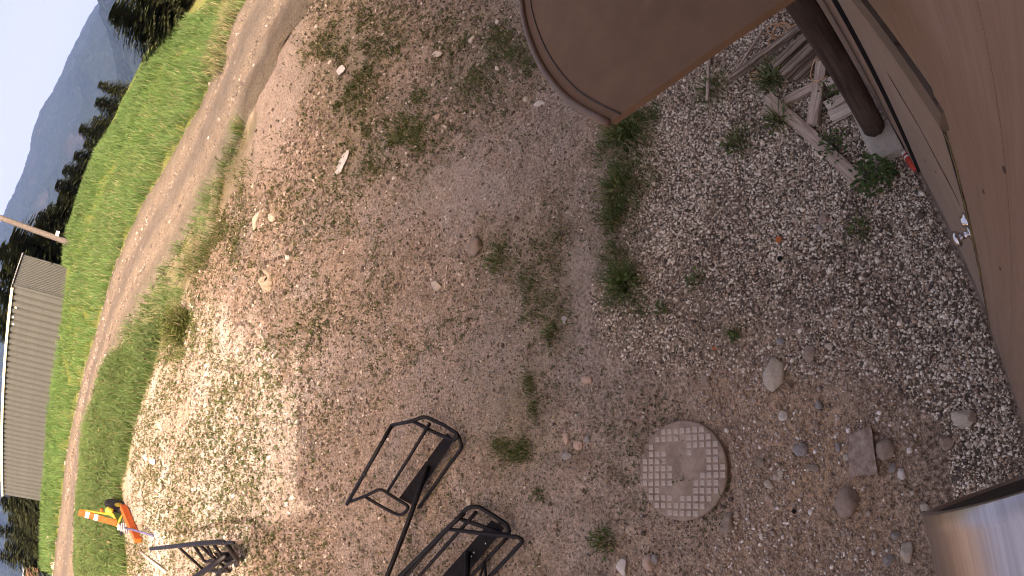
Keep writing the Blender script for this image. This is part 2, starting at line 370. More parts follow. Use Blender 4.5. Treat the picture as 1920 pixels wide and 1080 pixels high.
def ground_mat():
    m, nt, b = new_mat('yard_soil'); tc = N(nt, 'TexCoord').outputs['Object']
    a = N(nt, 'Attribute', attribute_name='zone'); sp = N(nt, 'SeparateColor'); nt.links.new(a.outputs['Color'], sp.inputs[0])
    a2 = N(nt, 'Attribute', attribute_name='zone2'); sp2 = N(nt, 'SeparateColor'); nt.links.new(a2.outputs['Color'], sp2.inputs[0])
    n1 = noise(nt, tc, .9, 2, .6); n2 = noise(nt, tc, 5.5, 3, .65); n3 = noise(nt, tc, 38, 2, .7); n4 = noise(nt, tc, 130, 1, .6)
    base = ramp(nt, n2, [(.30, (.205, .148, .110)), (.50, (.310, .234, .178)), (.72, (.410, .320, .250))])
    base = mix(nt, ramp(nt, n1, [(.42, (0, 0, 0)), (.62, (1, 1, 1))]), base, (.30, .24, .20))
    base = mix(nt, a.outputs['Alpha'], base, mix(nt, .80, base, (.50, .455, .415)))
    base = mix(nt, math_n(nt, 'MULTIPLY', a2.outputs['Alpha'], .8), base, ramp(nt, n3, [(.3, (.15, .135, .125)), (.7, (.31, .285, .265))]))
    silt = ramp(nt, n2, [(.3, (.27, .215, .175)), (.7, (.35, .285, .235))])
    base = mix(nt, sp.outputs[2], base, silt)
    base = mix(nt, sp2.outputs[1], base, ramp(nt, n2, [(.3, (.36, .225, .135)), (.7, (.50, .335, .210))]))
    grav = ramp(nt, n3, [(.35, (.09, .066, .050)), (.55, (.22, .165, .125)), (.75, (.46, .36, .28))])
    base = mix(nt, sp.outputs[0], base, grav)
    mo = math_n(nt, 'MULTIPLY', sp.outputs[1], ramp(nt, n3, [(.42, (0, 0, 0)), (.62, (1, 1, 1))]))
    base = mix(nt, mo, base, ramp(nt, n2, [(.3, (.060, .075, .025)), (.7, (.12, .125, .045))]))
    base = mix(nt, sp2.outputs[0], base, ramp(nt, n3, [(.3, (.055, .075, .018)), (.7, (.13, .15, .04))]))
    base = mix(nt, sp2.outputs[2], base, (.40, .33, .25))
    # pale grit, and dark specks painted in for crumbs and small shadows
    vo = N(nt, 'TexVoronoi'); vo.inputs['Scale'].default_value = 42; nt.links.new(tc, vo.inputs['Vector'])
    grit = math_n(nt, 'MULTIPLY', ramp(nt, vo.outputs['Distance'], [(.16, (1, 1, 1)), (.30, (0, 0, 0))]), ramp(nt, vo.outputs['Color'], [(.62, (0, 0, 0)), (.68, (1, 1, 1))]))
    grit = math_n(nt, 'MULTIPLY', grit, math_n(nt, 'SUBTRACT', 1.0, sp2.outputs[0]))
    base = mix(nt, grit, base, (.42, .36, .30))
    vd = N(nt, 'TexVoronoi'); vd.inputs['Scale'].default_value = 33; nt.links.new(tc, vd.inputs['Vector'])
    crumb_shade = math_n(nt, 'MULTIPLY', ramp(nt, vd.outputs['Distance'], [(.20, (1, 1, 1)), (.38, (0, 0, 0))]), ramp(nt, vd.outputs['Color'], [(.50, (0, 0, 0)), (.58, (1, 1, 1))]))
    crumb_shade = math_n(nt, 'MULTIPLY', crumb_shade, math_n(nt, 'SUBTRACT', 1.0, sp.outputs[2], True))
    base = mix(nt, math_n(nt, 'MULTIPLY', crumb_shade, .62), base, (.075, .055, .042))
    base = mix(nt, .95, base, ramp(nt, n3, [(.26, (.34,)*3), (.50, (1.0,)*3), (.72, (1.42,)*3)]), 'MULTIPLY')
    base = mix(nt, .8, base, ramp(nt, n4, [(.26, (.45,)*3), (.48, (1.0,)*3), (.75, (1.4,)*3)]), 'MULTIPLY')
    nt.links.new(base, b.inputs['Base Color']); b.inputs['Roughness'].default_value = .95; b.inputs['Specular IOR Level'].default_value = .12
    hh = math_n(nt, 'ADD', n3, math_n(nt, 'MULTIPLY', n4, .5)); hh = math_n(nt, 'ADD', hh, math_n(nt, 'MULTIPLY', grit, .8))
    bump(nt, b, hh, .9, .022)
    return m
gme = make_ground(); gme.materials.append(ground_mat())
tag(obj('ground', gme), kind='structure', label='bare stony yard with dirt, gravel and weeds')

# ---- dirt road: one strip with wheel ruts
def make_road():
    n, k = len(RI), 25; t = np.linspace(0, 1, k)
    P = RI[:, None]*(1-t)[None, :, None]+RO[:, None]*t[None, :, None]
    wob = (fbm(P[:, :, 0].ravel()*.8, P[:, :, 1].ravel()*.8, 3, 5)-.5).reshape(n, k)
    for e, s in ((0, -1), (k-1, 1)):
        d = (RO-RI)/np.linalg.norm(RO-RI, axis=1)[:, None]; P[:, e] += d*wob[:, e][:, None]*1.1
    x, y = P[:, :, 0].ravel(), P[:, :, 1].ravel(); tt = np.broadcast_to(t, (n, k)).ravel()
    rut = np.exp(-((tt-.30)/.075)**2)+np.exp(-((tt-.72)/.075)**2)
    z = h_coarse(x, y)+(fbm(x*.7, y*.7, 3, 11)-.5)*.10+.035-.05*rut+(fbm(x*5, y*5, 3, 8)-.5)*.03
    z[(tt == 0) | (tt == 1)] -= .10
    i = np.arange(n-1)[:, None]; j = np.arange(k-1)[None]
    Q = np.stack([i*k+j, i*k+j+1, (i+1)*k+j+1, (i+1)*k+j], 2).reshape(-1, 4)
    me = np_mesh('dirt_road', np.stack([x, y, z], 1), Q[:, ::-1], None, None, True)
    at = me.attributes.new('across', 'FLOAT', 'POINT'); at.data.foreach_set('value', (tt+wob.ravel()*.06).astype(np.float32))
    m, nt, b = new_mat('road_dirt'); tc = N(nt, 'TexCoord').outputs['Object']
    a = N(nt, 'Attribute', attribute_name='across').outputs['Fac']
    n2 = noise(nt, tc, 3, 3, .6); n3 = noise(nt, tc, 26, 2, .7); n4 = noise(nt, tc, 90, 1, .6)
    tr = ramp(nt, a, [(0, (.36, .31, .235)), (.12, (.30, .255, .20)), (.25, (.43, .345, .265)), (.34, (.42, .335, .255)), (.46, (.29, .245, .205)), (.58, (.30, .25, .205)), (.68, (.425, .34, .26)), (.80, (.39, .315, .245)), (.93, (.29, .245, .19)), (1, (.31, .265, .185))])
    c = mix(nt, .8, tr, ramp(nt, n2, [(.3, (.20, .20, .20)), (.7, (.36, .355, .36))]), 'MULTIPLY')
    c = mix(nt, .7, c, ramp(nt, n3, [(.3, (.45,)*3), (.55, (1.0,)*3), (.75, (1.4,)*3)]), 'MULTIPLY')
    c = mix(nt, .5, c, ramp(nt, n4, [(.3, (.5,)*3), (.65, (1.2,)*3)]), 'MULTIPLY')
    nt.links.new(c, b.inputs['Base Color']); b.inputs['Roughness'].default_value = .95; b.inputs['Specular IOR Level'].default_value = .1
    bump(nt, b, math_n(nt, 'ADD', n3, n4), .7, .03); me.materials.append(m)
    return tag(obj('dirt_road', me), kind='structure', label='rutted tan dirt road crossing the hillside')
make_road()

# ---- mountains across the valley
def make_mountain(name, skyline, r0, r1, zfoot, seed, mat, label, back=1.25):
    A = rays(skyline); az = np.degrees(np.arctan2(A[:, 0], A[:, 1])); el = np.arcsin(A[:, 2])
    o = np.argsort(az); az, el = az[o], el[o]
    ga = np.radians(np.arange(-70, 112, .22)); gt = np.concatenate([np.linspace(0, 1, 90), np.linspace(1.02, back+.6, 22)])
    e = np.interp(np.degrees(ga), az, el); AA, TT = np.meshgrid(ga, gt)
    wob = (fbm(AA*9, AA*0+seed, 4, seed)-.5)
    rr = r0+(r1-r0)*TT; rr = rr*(1+.10*wob*np.minimum(TT, 1))
    x = rr*np.sin(AA); y = rr*np.cos(AA)
    top = CAM[2]+r1*(1+.10*wob)*np.tan(e)[None]
    prof = np.where(TT <= 1, TT**.9, 1-(TT-1)*1.1)
    z = zfoot+(top-zfoot)*prof
    ridge = 1-np.abs(fbm(x/520, y/520, 4, seed+3)*2-1)
    z = z+((ridge-.62)*230+(fbm(x/120, y/120, 4, seed+9)-.5)*70)*np.clip(np.sin(np.clip(TT, 0, 1)*math.pi), 0, 1)**.8*(r1/3300)
    z = z+(fbm(x/16, y/16, 2, seed+13)-.5)*16*np.clip(TT*3, 0, 1)
    n, k = AA.shape; i = np.arange(n-1)[:, None]; j = np.arange(k-1)[None]
    Q = np.stack([i*k+j, i*k+j+1, (i+1)*k+j+1, (i+1)*k+j], 2).reshape(-1, 4)
    me = np_mesh(name, np.stack([x.ravel(), y.ravel(), z.ravel()], 1), Q[:, ::-1], mat, None, True)
    return tag(obj(name, me), kind='structure', label=label)
def mountain_mat():
    m, nt, b = new_mat('forested_slope'); tc = N(nt, 'TexCoord').outputs['Object']
    n1 = noise(nt, tc, .0042, 6, .62); n2 = noise(nt, tc, .05, 4, .6)
    c = ramp(nt, n2, [(.3, (.008, .014, .013)), (.7, (.020, .028, .022))])
    c = mix(nt, ramp(nt, n1, [(.60, (0, 0, 0)), (.78, (1, 1, 1))]), c, (.045, .038, .038))
    nt.links.new(c, b.inputs['Base Color']); b.inputs['Roughness'].default_value = 1; b.inputs['Specular IOR Level'].default_value = 0
    bump(nt, b, n2, 1.0, 14); return m
mm = mountain_mat()
make_mountain('mountain', [(230, -60), (165, 35), (150, 65), (130, 105), (113, 150), (95, 180), (78, 205), (62, 245), (55, 290), (40, 330), (25, 365), (8, 400), (-10, 440), (-30, 560), (-40, 700), (-50, 900), (-60, 1100)], 1300, 3400, -170, 3, mm, 'long forested mountain ridge across the valley')
make_mountain('hill', [(170, -60), (190, 35), (207, 75), (215, 120), (225, 170), (232, 230), (228, 300), (222, 420), (210, 560), (150, 900)], 1100, 1900, -160, 8, mm, 'lower wooded spur in front of the mountain', back=1.3)

# ---- haze: one box of even, pale air
def make_haze():
    bm = bmesh.new(); add_box(bm, (-5600, -5600, -420), (5600, 5600, 900))
    m = bpy.data.materials.new('haze_air'); m.use_nodes = True; nt = m.node_tree
    nt.nodes.remove(nt.nodes['Principled BSDF'])
    v = N(nt, 'VolumePrincipled'); v.inputs['Color'].default_value = (.22, .42, 1, 1); v.inputs['Density'].default_value = 8e-5; v.inputs['Anisotropy'].default_value = .1
    nt.links.new(v.outputs[0], nt.nodes['Material Output'].inputs['Volume'])
    return tag(bm_obj('haze', bm, m), 'thin pale haze filling the valley air', None, None, 'stuff')
make_haze()

# ================================================================== THE BUILDING THE CAMERA HANGS ON
M_SIDE = worn('tan_siding', (.275, .178, .126), (.335, .222, .160), 2.6, .65, 0, (7, 7, .5), .10, .003, (.31, .215, .165))
M_DOOR = worn('tan_door_paint', (.325, .232, .172), (.36, .26, .195), 2.2, .55, 0, None, .06, .002, (.29, .205, .15))
M_TRIM = worn('brown_trim', (.17, .125, .090), (.21, .155, .115), 5, .55, 0, None, .1, .004)
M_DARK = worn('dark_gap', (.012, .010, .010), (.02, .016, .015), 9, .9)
M_FOAM = worn('weather_strip', (.26, .20, .08), (.16, .12, .06), 25, .9)
M_CHROME = worn('chrome', (.62, .60, .60), (.72, .70, .70), 30, .16, 1, None, .03, .001)
M_STEEL = worn('brushed_steel', (.36, .34, .34), (.48, .455, .46), 6, .36, 1, (.25, 14, 14), .10, .002)
M_ROOF = worn('brown_roof', (.07, .05, .04), (.10, .075, .06), 3, .6)
M_FOUND = worn('concrete_grey', (.30, .28, .25), (.42, .39, .35), 7, .9, 0, None, .4, .01)
M_SCR0 = worn('rusty_flashing', (.15, .105, .08), (.26, .20, .16), 12, .8)
XJ, XH, DTOP = .571, 1.475, 2.03
bld = thing('building', 'tan sided building with a door at the edge of the yard', 'building', (0, 0, 0))
# siding boards, one by one, round the door opening
bx = -2.6; i = 0
bw = .1525
while bx < 5.0:
    x0, x1 = bx, bx+bw
    z0 = .022
    segs = []
    if x1 <= XJ-.012 or x0 >= XH+.012: segs.append((x0, x1, z0))
    else:
        if x0 < XJ-.03: segs.append((x0, XJ-.012, z0))
        if x1 > XH+.03: segs.append((XH+.012, x1, z0))
        segs.append((max(x0, XJ-.0119) if x0 < XJ else x0, x1 if x1 < XH+.012 else XH+.0119, DTOP+.10))
    for (a, b_, zb) in segs:
        box('siding_board', (a, -.022, zb), (b_, .0 if i % 2 else -.0005, 6.0), M_SIDE, bld, .0006)
    bx += bw; i += 1
# the boards away from the camera's side: plain wall sheets
box('wall', (-9.5, -.30, -.3), (-2.6, -.004, 5.4), M_SIDE, bld, .01); box('wall', (5.003, -.30, -.3), (8.5, -.004, 5.4), M_SIDE, bld, .01)
box('wall_core', (-2.598, -.30, .0), (XJ-.03, -.026, 6.0), M_DARK, bld, 0); box('wall_core', (XH+.03, -.30, .0), (5.0, -.026, 6.0), M_DARK, bld, 0)
box('wall_core', (XJ-.028, -.30, DTOP+.08), (XH+.028, -.026, 6.0), M_DARK, bld, 0)
box('base_flashing', (-2.6, -.28, -.25), (XJ-.02, .004, .020), M_SCR0, bld, .003); box('base_flashing', (XH+.02, -.28, -.25), (5.0, .004, .020), M_SCR0, bld, .003)
# door
door = box('door', (XJ+.017, -.062, .018), (XH-.008, -.016, DTOP-.018), M_DOOR, bld, .004)
tag(door, 'tan flush door with a silver knob')
box('jamb', (XJ-.028, -.12, 0), (XJ+.001, -.020, DTOP+.03), M_TRIM, bld, .002); box('jamb', (XH+.001, -.12, 0), (XH+.028, -.020, DTOP+.03), M_TRIM, bld, .002)
box('door_gap', (XJ+.002, -.12, .02), (XH-.001, -.068, DTOP+.01), M_DARK, bld, 0)
box('threshold', (XJ, -.11, -.05), (XH, -.004, .014), M_SCR0, bld, .003)
box('gap_shade', (XJ-.0118, -.021, .012), (XJ+.0060, .0022, DTOP+.004), M_DARK, bld, .001); box('gap_shade', (XJ+.0062, -.021, DTOP-.016), (XH, .0018, DTOP+.004), M_DARK, bld, .001); box('gap_shade', (XH-.002, -.021, .012), (XH+.004, .0016, DTOP-.018), M_DARK, bld, .001)  # near-black strips standing in for shade in the gaps round the door
# ragged foam seal squeezed out along the latch side
bm = bmesh.new(); add_tube(bm, [(XJ-.0145+random.uniform(-.003, .002), .001+random.uniform(-.001, .003), z) for z in np.arange(.04, 2.02, .045)], [random.uniform(.0015, .0045) for _ in np.arange(.04, 2.02, .045)], 6)
bm_obj('weather_strip', bm, M_FOAM, bld, True)
# drip cap over the door
M_SCR = worn('scraped_paint', (.10, .065, .05), (.17, .11, .085), 40, .8)
bm = bmesh.new()
prof = [(-.02, 2.035), (.010, 2.035), (.010, 2.046), (.015, 2.048), (.015, 2.064), (.006, 2.098), (-.02, 2.098)]
ends = []
for xx in (XJ-.045, XH+.06): ends.append([bm.verts.new((xx, y, z)) for y, z in prof])
bm.faces.new(ends[0]); bm.faces.new(ends[1][::-1]); n = len(prof)
for k in range(n): bm.faces.new((ends[0][k], ends[1][k], ends[1][(k+1) % n], ends[0][(k+1) % n]))
cap = bm_obj('drip_cap', bm, M_TRIM, bld, bevel=.001)
for xx in (.545, .69, .9): box('cap_notch', (xx, .000, 2.0985), (xx+.012, .006, 2.1035), M_SCR, cap, 0)
# knob: rose, neck, ball; keyhole rose above it
def lathe(name, prof, o, axis, mat, parent, seg=24):
    bm = bmesh.new(); rings = []
    q = Vector((0, 0, 1)).rotation_difference(Vector(axis).normalized())
    for r_, h_ in prof: rings.append([bm.verts.new(Vector(o)+q @ Vector((r_*math.cos(2*math.pi*k/seg), r_*math.sin(2*math.pi*k/seg), h_))) for k in range(seg)])
    for a, b_ in zip(rings, rings[1:]):
        for k in range(seg): bm.faces.new((a[k], a[(k+1) % seg], b_[(k+1) % seg], b_[k]))
    bm.faces.new(rings[0]); bm.faces.new(rings[-1][::-1])
    return bm_obj(name, bm, mat, parent, True)
kn = lathe('knob', [(.033, 0), (.033, .004), (.024, .009), (.012, .012), (.011, .030), (.020, .036), (.028, .044), (.0275, .054), (.020, .062), (.006, .065)], (.655, -.016, 1.13), (0, 1, 0), M_CHROME, door)
lathe('deadbolt_rose', [(.026, 0), (.026, .006), (.019, .012), (.017, .020), (.009, .023)], (.655, -.016, 1.245), (0, 1, 0), M_CHROME, door)
# long scrape at elbow height and drips on the door face
bm = bmesh.new(); add_tube(bm, [(.70+.44*t, -.0150+.0006*math.sin(t*9), 1.262+.15*t+.008*math.sin(t*14)) for t in np.linspace(0, 1, 24)], [.0007+.0022*(1-abs(2*t-1.0))**.5 for t in np.linspace(0, 1, 24)], 5)
bm_obj('scrape', bm, M_SCR, door, True)
for (xx, zz) in ((1.12, .80), (.95, 1.02), (.82, .62), (.40, 2.02), (.36, 1.68), (.30, 2.30)):
    on = door if xx > XJ else bld
    bm = bmesh.new(); bmesh.ops.create_icosphere(bm, subdivisions=2, radius=.006); bmesh.ops.scale(bm, verts=bm.verts, vec=(.7, .25, 1.5)); bmesh.ops.translate(bm, verts=bm.verts, vec=(xx, -.0145 if xx > XJ else .001, zz)); bm_obj('rust_spot', bm, M_SCR, on)
# upper storey and roof: they only throw the shade that lies over the yard
box('upper_wall', (-9.5, -5.4, 4.402), (8.5, -.31, 4.85), M_SIDE, bld, .01)
def roof_slab(name, pts, th=.16):
    bm = bmesh.new(); add_prism(bm, pts, th); return bm_obj(name, bm, M_ROOF, bld)
EH = [(-9.8, 6.75), (-3.3, 6.75), (-2.2, 4.95), (-.6, 5.15), (2.3, 6.95), (3.6, 7.55), (5.6, 6.6), (7.0, 5.9), (8.8, 5.9)]
for (xa, za), (xb, zb) in zip(EH, EH[1:]):
    roof_slab('roof', [(xa, .5, za), (xb, .5, zb), (xb, -5.6, zb), (xa, -5.6, za)])
box('back_wall', (-9.5, -5.6, -.3), (8.5, -5.41, 4.8), M_SIDE, bld, 0)

# ---- canopy over the door: thin brown sheet, curved front with a rolled hem
M_CAN = worn('brown_sheet_metal', (.225, .125, .068), (.262, .148, .083), 2.6, .75, 0, None, .06, .002, (.285, .172, .105))
M_HEM = worn('brown_hem', (.21, .135, .10), (.25, .165, .12), 9, .45, 0, None, .05, .001)
ZC = 2.47
def on_plane(px, z):
    D = rays(px); t = (z-CAM[2])/D[:, 2]; return CAM+D*t[:, None]
front = on_plane([(1145, 228), (1108, 210), (1070, 186), (1048, 163), (1030, 140), (1012, 110), (1000, 82), (990, 52), (984, 25), (982, 5)], ZC)
can = thing('door_canopy', 'brown sheet metal canopy with a curved hemmed front over the door', 'canopy', (0, 0, 0))
fr = [Vector(v) for v in front]
xm = 2*XJ
E0 = fr[0]; last = fr[-1]
mirror = [Vector((2*(last.x+.10)-v.x, v.y, v.z)) for v in fr[::-1]]
outline = fr+mirror
crown = [Vector((v.x, v.y, v.z)) for v in outline]
bm = bmesh.new(); add_prism(bm, [(E0.x, .012, ZC)]+[tuple(v) for v in crown]+[(crown[-1].x, .012, ZC)], .012)
bm_obj('sheet', bm, M_CAN, can)
path = rounded([tuple(v+Vector((0, .004, .001))) for v in crown], .04, 3)
tube('hem', path, .0065, M_HEM, can, 10)
bm = bmesh.new()
inn = [Vector((v.x+.0, v.y-.020, ZC+.0004)) for v in crown]
add_tube(bm, rounded(inn[:len(fr)+1], .04, 3), .0016, 6); bm_obj('hem_seam', bm, M_ROOF, can, True)
box('wall_flange', (E0.x, .0012, ZC-.05), (crown[-1].x, .0118, ZC+.03), M_CAN, can, .002)

# ---- steel pipe on the wall below the camera
pipe = thing('steel_pipe', 'brushed stainless steel pipe fixed along the wall with an open dark end', 'pipe', (-.022, .105, 2.615))
L, r_o, r_i = 1.3, .086, .079
bm = bmesh.new(); seg = 64; rings = []
for (xx, rr) in ((-.16, r_i), (-.001, r_i), (0, r_i+.001), (0, r_o-.001), (-.001, r_o), (-.012, r_o), (-.013, r_o-.0008), (-L, r_o-.0008)):
    rings.append([bm.verts.new((xx, rr*math.cos(2*math.pi*k/seg), rr*math.sin(2*math.pi*k/seg))) for k in range(seg)])
for a, b_ in zip(rings, rings[1:]):
    for k in range(seg): bm.faces.new((a[k], a[(k+1) % seg], b_[(k+1) % seg], b_[k]))
bm.faces.new(rings[-1]); bm_obj('shell', bm, M_STEEL, pipe, True)
M_BLK = worn('black_rubber', (.018, .016, .016), (.03, .027, .026), 20, .7)
lathe('end_cap', [(r_i-.0005, 0), (r_i-.0005, .012), (r_i-.012, .013), (.004, .0135)], (-.0145, 0, 0), (1, 0, 0), M_BLK, pipe, 48)
for xx in (-.5, -1.1): box('wall_bracket', (xx, -.100, -.02), (xx+.03, -.06, .02), M_STEEL, pipe, .002)

# ================================================================== LUMBER CORNER
M_OLDW = worn('weathered_wood', (.16, .125, .10), (.34, .28, .235), 5, .9, 0, (1, 1, 1), .5, .01, (.10, .075, .06))
def wood(name, c1, c2, dark, scale=3.0):
    """grain runs along the piece's own X axis"""
    m, nt, b = new_mat(name); tc = N(nt, 'TexCoord').outputs['Object']
    v = mapping(nt, tc, (1.2, 16, 16)); n1 = noise(nt, v, scale, 6, .65); n2 = noise(nt, tc, 6, 5, .6); v2 = mapping(nt, tc, (3, 60, 60)); n3 = noise(nt, v2, 2.0, 4, .6)
    c = ramp(nt, n1, [(.30, dark), (.46, c1), (.68, c2)]); c = mix(nt, .55, c, ramp(nt, n2, [(.25, (.55, .52, .5)), (.7, (1.15, 1.12, 1.1))]), 'MULTIPLY')
    c = mix(nt, .4, c, ramp(nt, n3, [(.35, (.4, .4, .4)), (.6, (1, 1, 1))]), 'MULTIPLY')
    nt.links.new(c, b.inputs['Base Color']); b.inputs['Roughness'].default_value = .9; b.inputs['Specular IOR Level'].default_value = .15
    bump(nt, b, math_n(nt, 'ADD', n1, n3), .6, .006); return m
M_GREYW = wood('grey_wood', (.44, .34, .27), (.64, .53, .44), (.20, .145, .11))
M_DKW = wood('dark_timber', (.20, .15, .115), (.48, .385, .31), (.03, .022, .017))
M_POST = wood('brown_post', (.085, .058, .044), (.125, .09, .07), (.04, .027, .021), 2.2)
M_PALEW = wood('pale_wood', (.60, .50, .42), (.78, .68, .58), (.32, .24, .19))
M_ROPE = worn('orange_rope', (.62, .32, .17), (.75, .45, .27), 60, .9, 0, None, .6, .003)
def plank(name, p0, p1, width, thick, mat, label, z0=0.0, z1=None, group=None, cat='plank', rough_end=.0, parts=None, yaw_extra=0):
    """board between two photograph points on the ground; lies with its underside z0 above the ground"""
    z1 = z0 if z1 is None else z1
    a = G1(*p0, dz=z0+thick); b_ = G1(*p1, dz=z1+thick)
    L_ = (b_-a).length; n_ = max(4, int(L_/.05)); bm = bmesh.new(); rings = []
    for i in range(n_+1):
        x = L_*i/n_; wv = .0025*math.sin(i*2.1+L_*9); e = rough_end*random.uniform(-1, 1) if i in (0, n_) else 0
        ring = []
        for (yy, zz) in ((-.5, -1), (.5, -1), (.5, 0), (-.5, 0)):
            ring.append(bm.verts.new((x+e+(random.uniform(-1, 1)*rough_end if i in (0, n_) else 0), yy*width+wv, zz*thick+random.uniform(-.001, .001))))
        rings.append(ring)
    for r0, r1 in zip(rings, rings[1:]):
        for k in range(4): bm.faces.new((r0[k], r0[(k+1) % 4], r1[(k+1) % 4], r1[k]))
    bm.faces.new(rings[0][::-1]); bm.faces.new(rings[-1])
    o = bm_obj(name, bm, mat, None, bevel=.0035)
    d = (b_-a).normalized(); zax = (Vector((0, 0, 1))-d*d.z).normalized(); yax = zax.cross(d)
    o.matrix_world = Matrix(((d.x, yax.x, zax.x, a.x), (d.y, yax.y, zax.y, a.y), (d.z, yax.z, zax.z, a.z), (0, 0, 0, 1)))
    return tag(o, label, cat, group)
LG = 'boards and timbers lying by the post'
plank('plank', (1437, 180), (1612, 341), .078, .034, M_GREYW, 'long grey plank lying on the gravel in front of the post', .030, .006, LG)
plank('plank', (1540, 113), (1521, 231), .072, .040, M_GREYW, 'weathered plank with a rope loop round its upper end', .075, .03, LG)
plank('plank', (1455, 197), (1533, 156), .060, .030, M_GREYW, 'short grey board running under the roped plank', .012, .02, LG)
plank('plank', (1428, 205), (1452, 208), .055, .020, M_GREYW, 'stub of board poking out under the long grey plank', .004, .004, LG)
plank('plank', (1374, 139), (1500, 47), .040, .045, M_DKW, 'long splintered dark plank edging the timber stack', .02, .07, LG, rough_end=.03)
plank('timber', (1449, 123), (1516, 60), .062, .07, M_DKW, 'dark weathered timber, outermost of the stack', .03, .04, LG, 'timber', .006)
plank('timber', (1467, 136), (1530, 76), .066, .075, M_DKW, 'dark split timber in the middle of the stack', .035, .04, LG, 'timber', .008)
plank('timber', (1487, 147), (1540, 96), .062, .05, M_DKW, 'blackened timber of the stack nearest the post', .0, .02, LG, 'timber', .006)
plank('plank', (1428, 58), (1376, 137), .014, .012, M_GREYW, 'thin grey lath lying beside the splintered plank', .012, .02, LG, 'lath', .0)
plank('board_end', (1547, 157), (1572, 142), .060, .035, M_PALEW, 'pale board end topmost of the row beside the post', .06, .06, LG, 'board')
plank('board_end', (1554, 169), (1580, 154), .042, .025, M_GREYW, 'narrow grey board end second in the row beside the post', .05, .05, LG, 'board')
plank('board_end', (1548, 199), (1596, 170), .070, .030, M_PALEW, 'pale broad board end third in the row beside the post', .045, .045, LG, 'board')
plank('board_end', (1556, 218), (1606, 193), .075, .028, M_PALEW, 'pale board end nearest the concrete block', .035, .035, LG, 'board')
plank('stick', (1329, 98), (1325, 186), .022, .016, M_GREYW, 'short barked stick standing in weeds beside the canopy edge', .02, .10, None, 'stick')
plank('stick', (838, 497), (833, 540), .022, .014, M_GREYW, 'brown stick lying beside a pale stone in the dirt', .0, .0, None, 'stick')

# concrete pads and the post
def pad(name, px, dz, th, mat, label, cat):
    P = G(px, dz); zt = float(np.mean(P[:, 2])); bm = bmesh.new(); add_prism(bm, [(p[0], p[1], zt) for p in P], th)
    return tag(bm_obj(name, bm, mat, None, bevel=.006), label, cat)
M_PAD = worn('pale_concrete', (.40, .36, .30), (.52, .47, .39), 6, .92, 0, None, .35, .006, (.28, .26, .22))
pad('concrete_block', [(1619, 243), (1664, 222), (1693, 277), (1643, 303)], .085, .11, M_PAD, 'flat concrete block under the foot of the post', 'block')
pad('concrete_block', [(1597, 212), (1622, 226), (1641, 262), (1640, 300), (1624, 276)], .04, .07, M_PAD, 'lower concrete block edge showing beside the post block', 'block')
pc = G1(1637, 236, .085)
post = thing('wooden_post', 'thick dark brown wooden post standing on a concrete block', 'post', (pc.x, pc.y, pc.z))
bm = bmesh.new(); seg = 20; rings = []
for i, z in enumerate(np.linspace(0, 2.6, 30)):
    rings.append([bm.verts.new(((.071+.003*math.sin(k*3+z*2)+.0015*random.uniform(-1, 1))*math.cos(2*math.pi*k/seg)+.008*z, (.068+.003*math.cos(k*2-z))*math.sin(2*math.pi*k/seg)-.004*z, z)) for k in range(seg)])
for a, b_ in zip(rings, rings[1:]):
    for k in range(seg): bm.faces.new((a[k], a[(k+1) % seg], b_[(k+1) % seg], b_[k]))
bm.faces.new(rings[0][::-1]); bm.faces.new(rings[-1]); sh = bm_obj('shaft', bm, M_POST, post, True)
sh.data.transform(Matrix.Rotation(math.pi/2, 4, 'Y')); sh.rotation_euler = (0, -math.pi/2, 0)   # grain along the shaft

# rope: coils and loops
rope = thing('rope', 'thin orange rope coiled on the gravel by the timbers', 'rope', tuple(G1(1462, 57)))
def rope_piece(name, px, dz, parent, rad=.0042, label=None):
    P = [Vector(v)-Vector(parent.location if parent else (0, 0, 0)) for v in np.vstack([G([q], d)[0] for q, d in zip(px, dz)])]
    pts = []
    for i in range(len(P)-1):
        a, b_, c, d = P[max(i-1, 0)], P[i], P[i+1], P[min(i+2, len(P)-1)]
        for t in (0, .33, .66): pts.append(b_*1+(c-a)*.5*t+(a*2-b_*5+c*4-d)*.5*t*t+(b_*3-a-c*3+d)*.5*t**3)
    return tube(name, pts+[P[-1]], rad, M_ROPE, parent, 6)
coil = []; cz = []
for k in range(34):
    t = k*.62; rr = 15+6*math.sin(k*.9); coil.append((1462+rr*1.15*math.cos(t), 58+rr*.85*math.sin(t))); cz.append(.006+.0012*k*.7)
rope_piece('coil', coil, cz, rope)
rope_piece('tail', [(1480, 52), (1492, 46), (1502, 49)], [.03, .09, .10], rope)
rope_piece('tail', [(1448, 70), (1440, 80), (1442, 92), (1434, 100), (1438, 112), (1436, 118)], [.02, .03, .08, .09, .03, .01], rope)
r2 = thing('rope', 'small loose ring of orange rope beside the splintered plank', 'rope', tuple(G1(1415, 142)))
rope_piece('coil', [(1415+9*math.cos(k*.7), 141+7*math.sin(k*.7)+.1*k) for k in range(15)], [.006+.001*k for k in range(15)], r2, .0036)
r3 = thing('rope', 'orange rope loop hung round the weathered plank', 'rope', tuple(G1(1532, 130)))
rope_piece('loop', [(1537, 110), (1528, 113), (1523, 125), (1520, 140), (1524, 150), (1536, 151), (1547, 146), (1551, 142)], [.12, .11, .09, .08, .09, .115, .11, .09], r3, .0038)

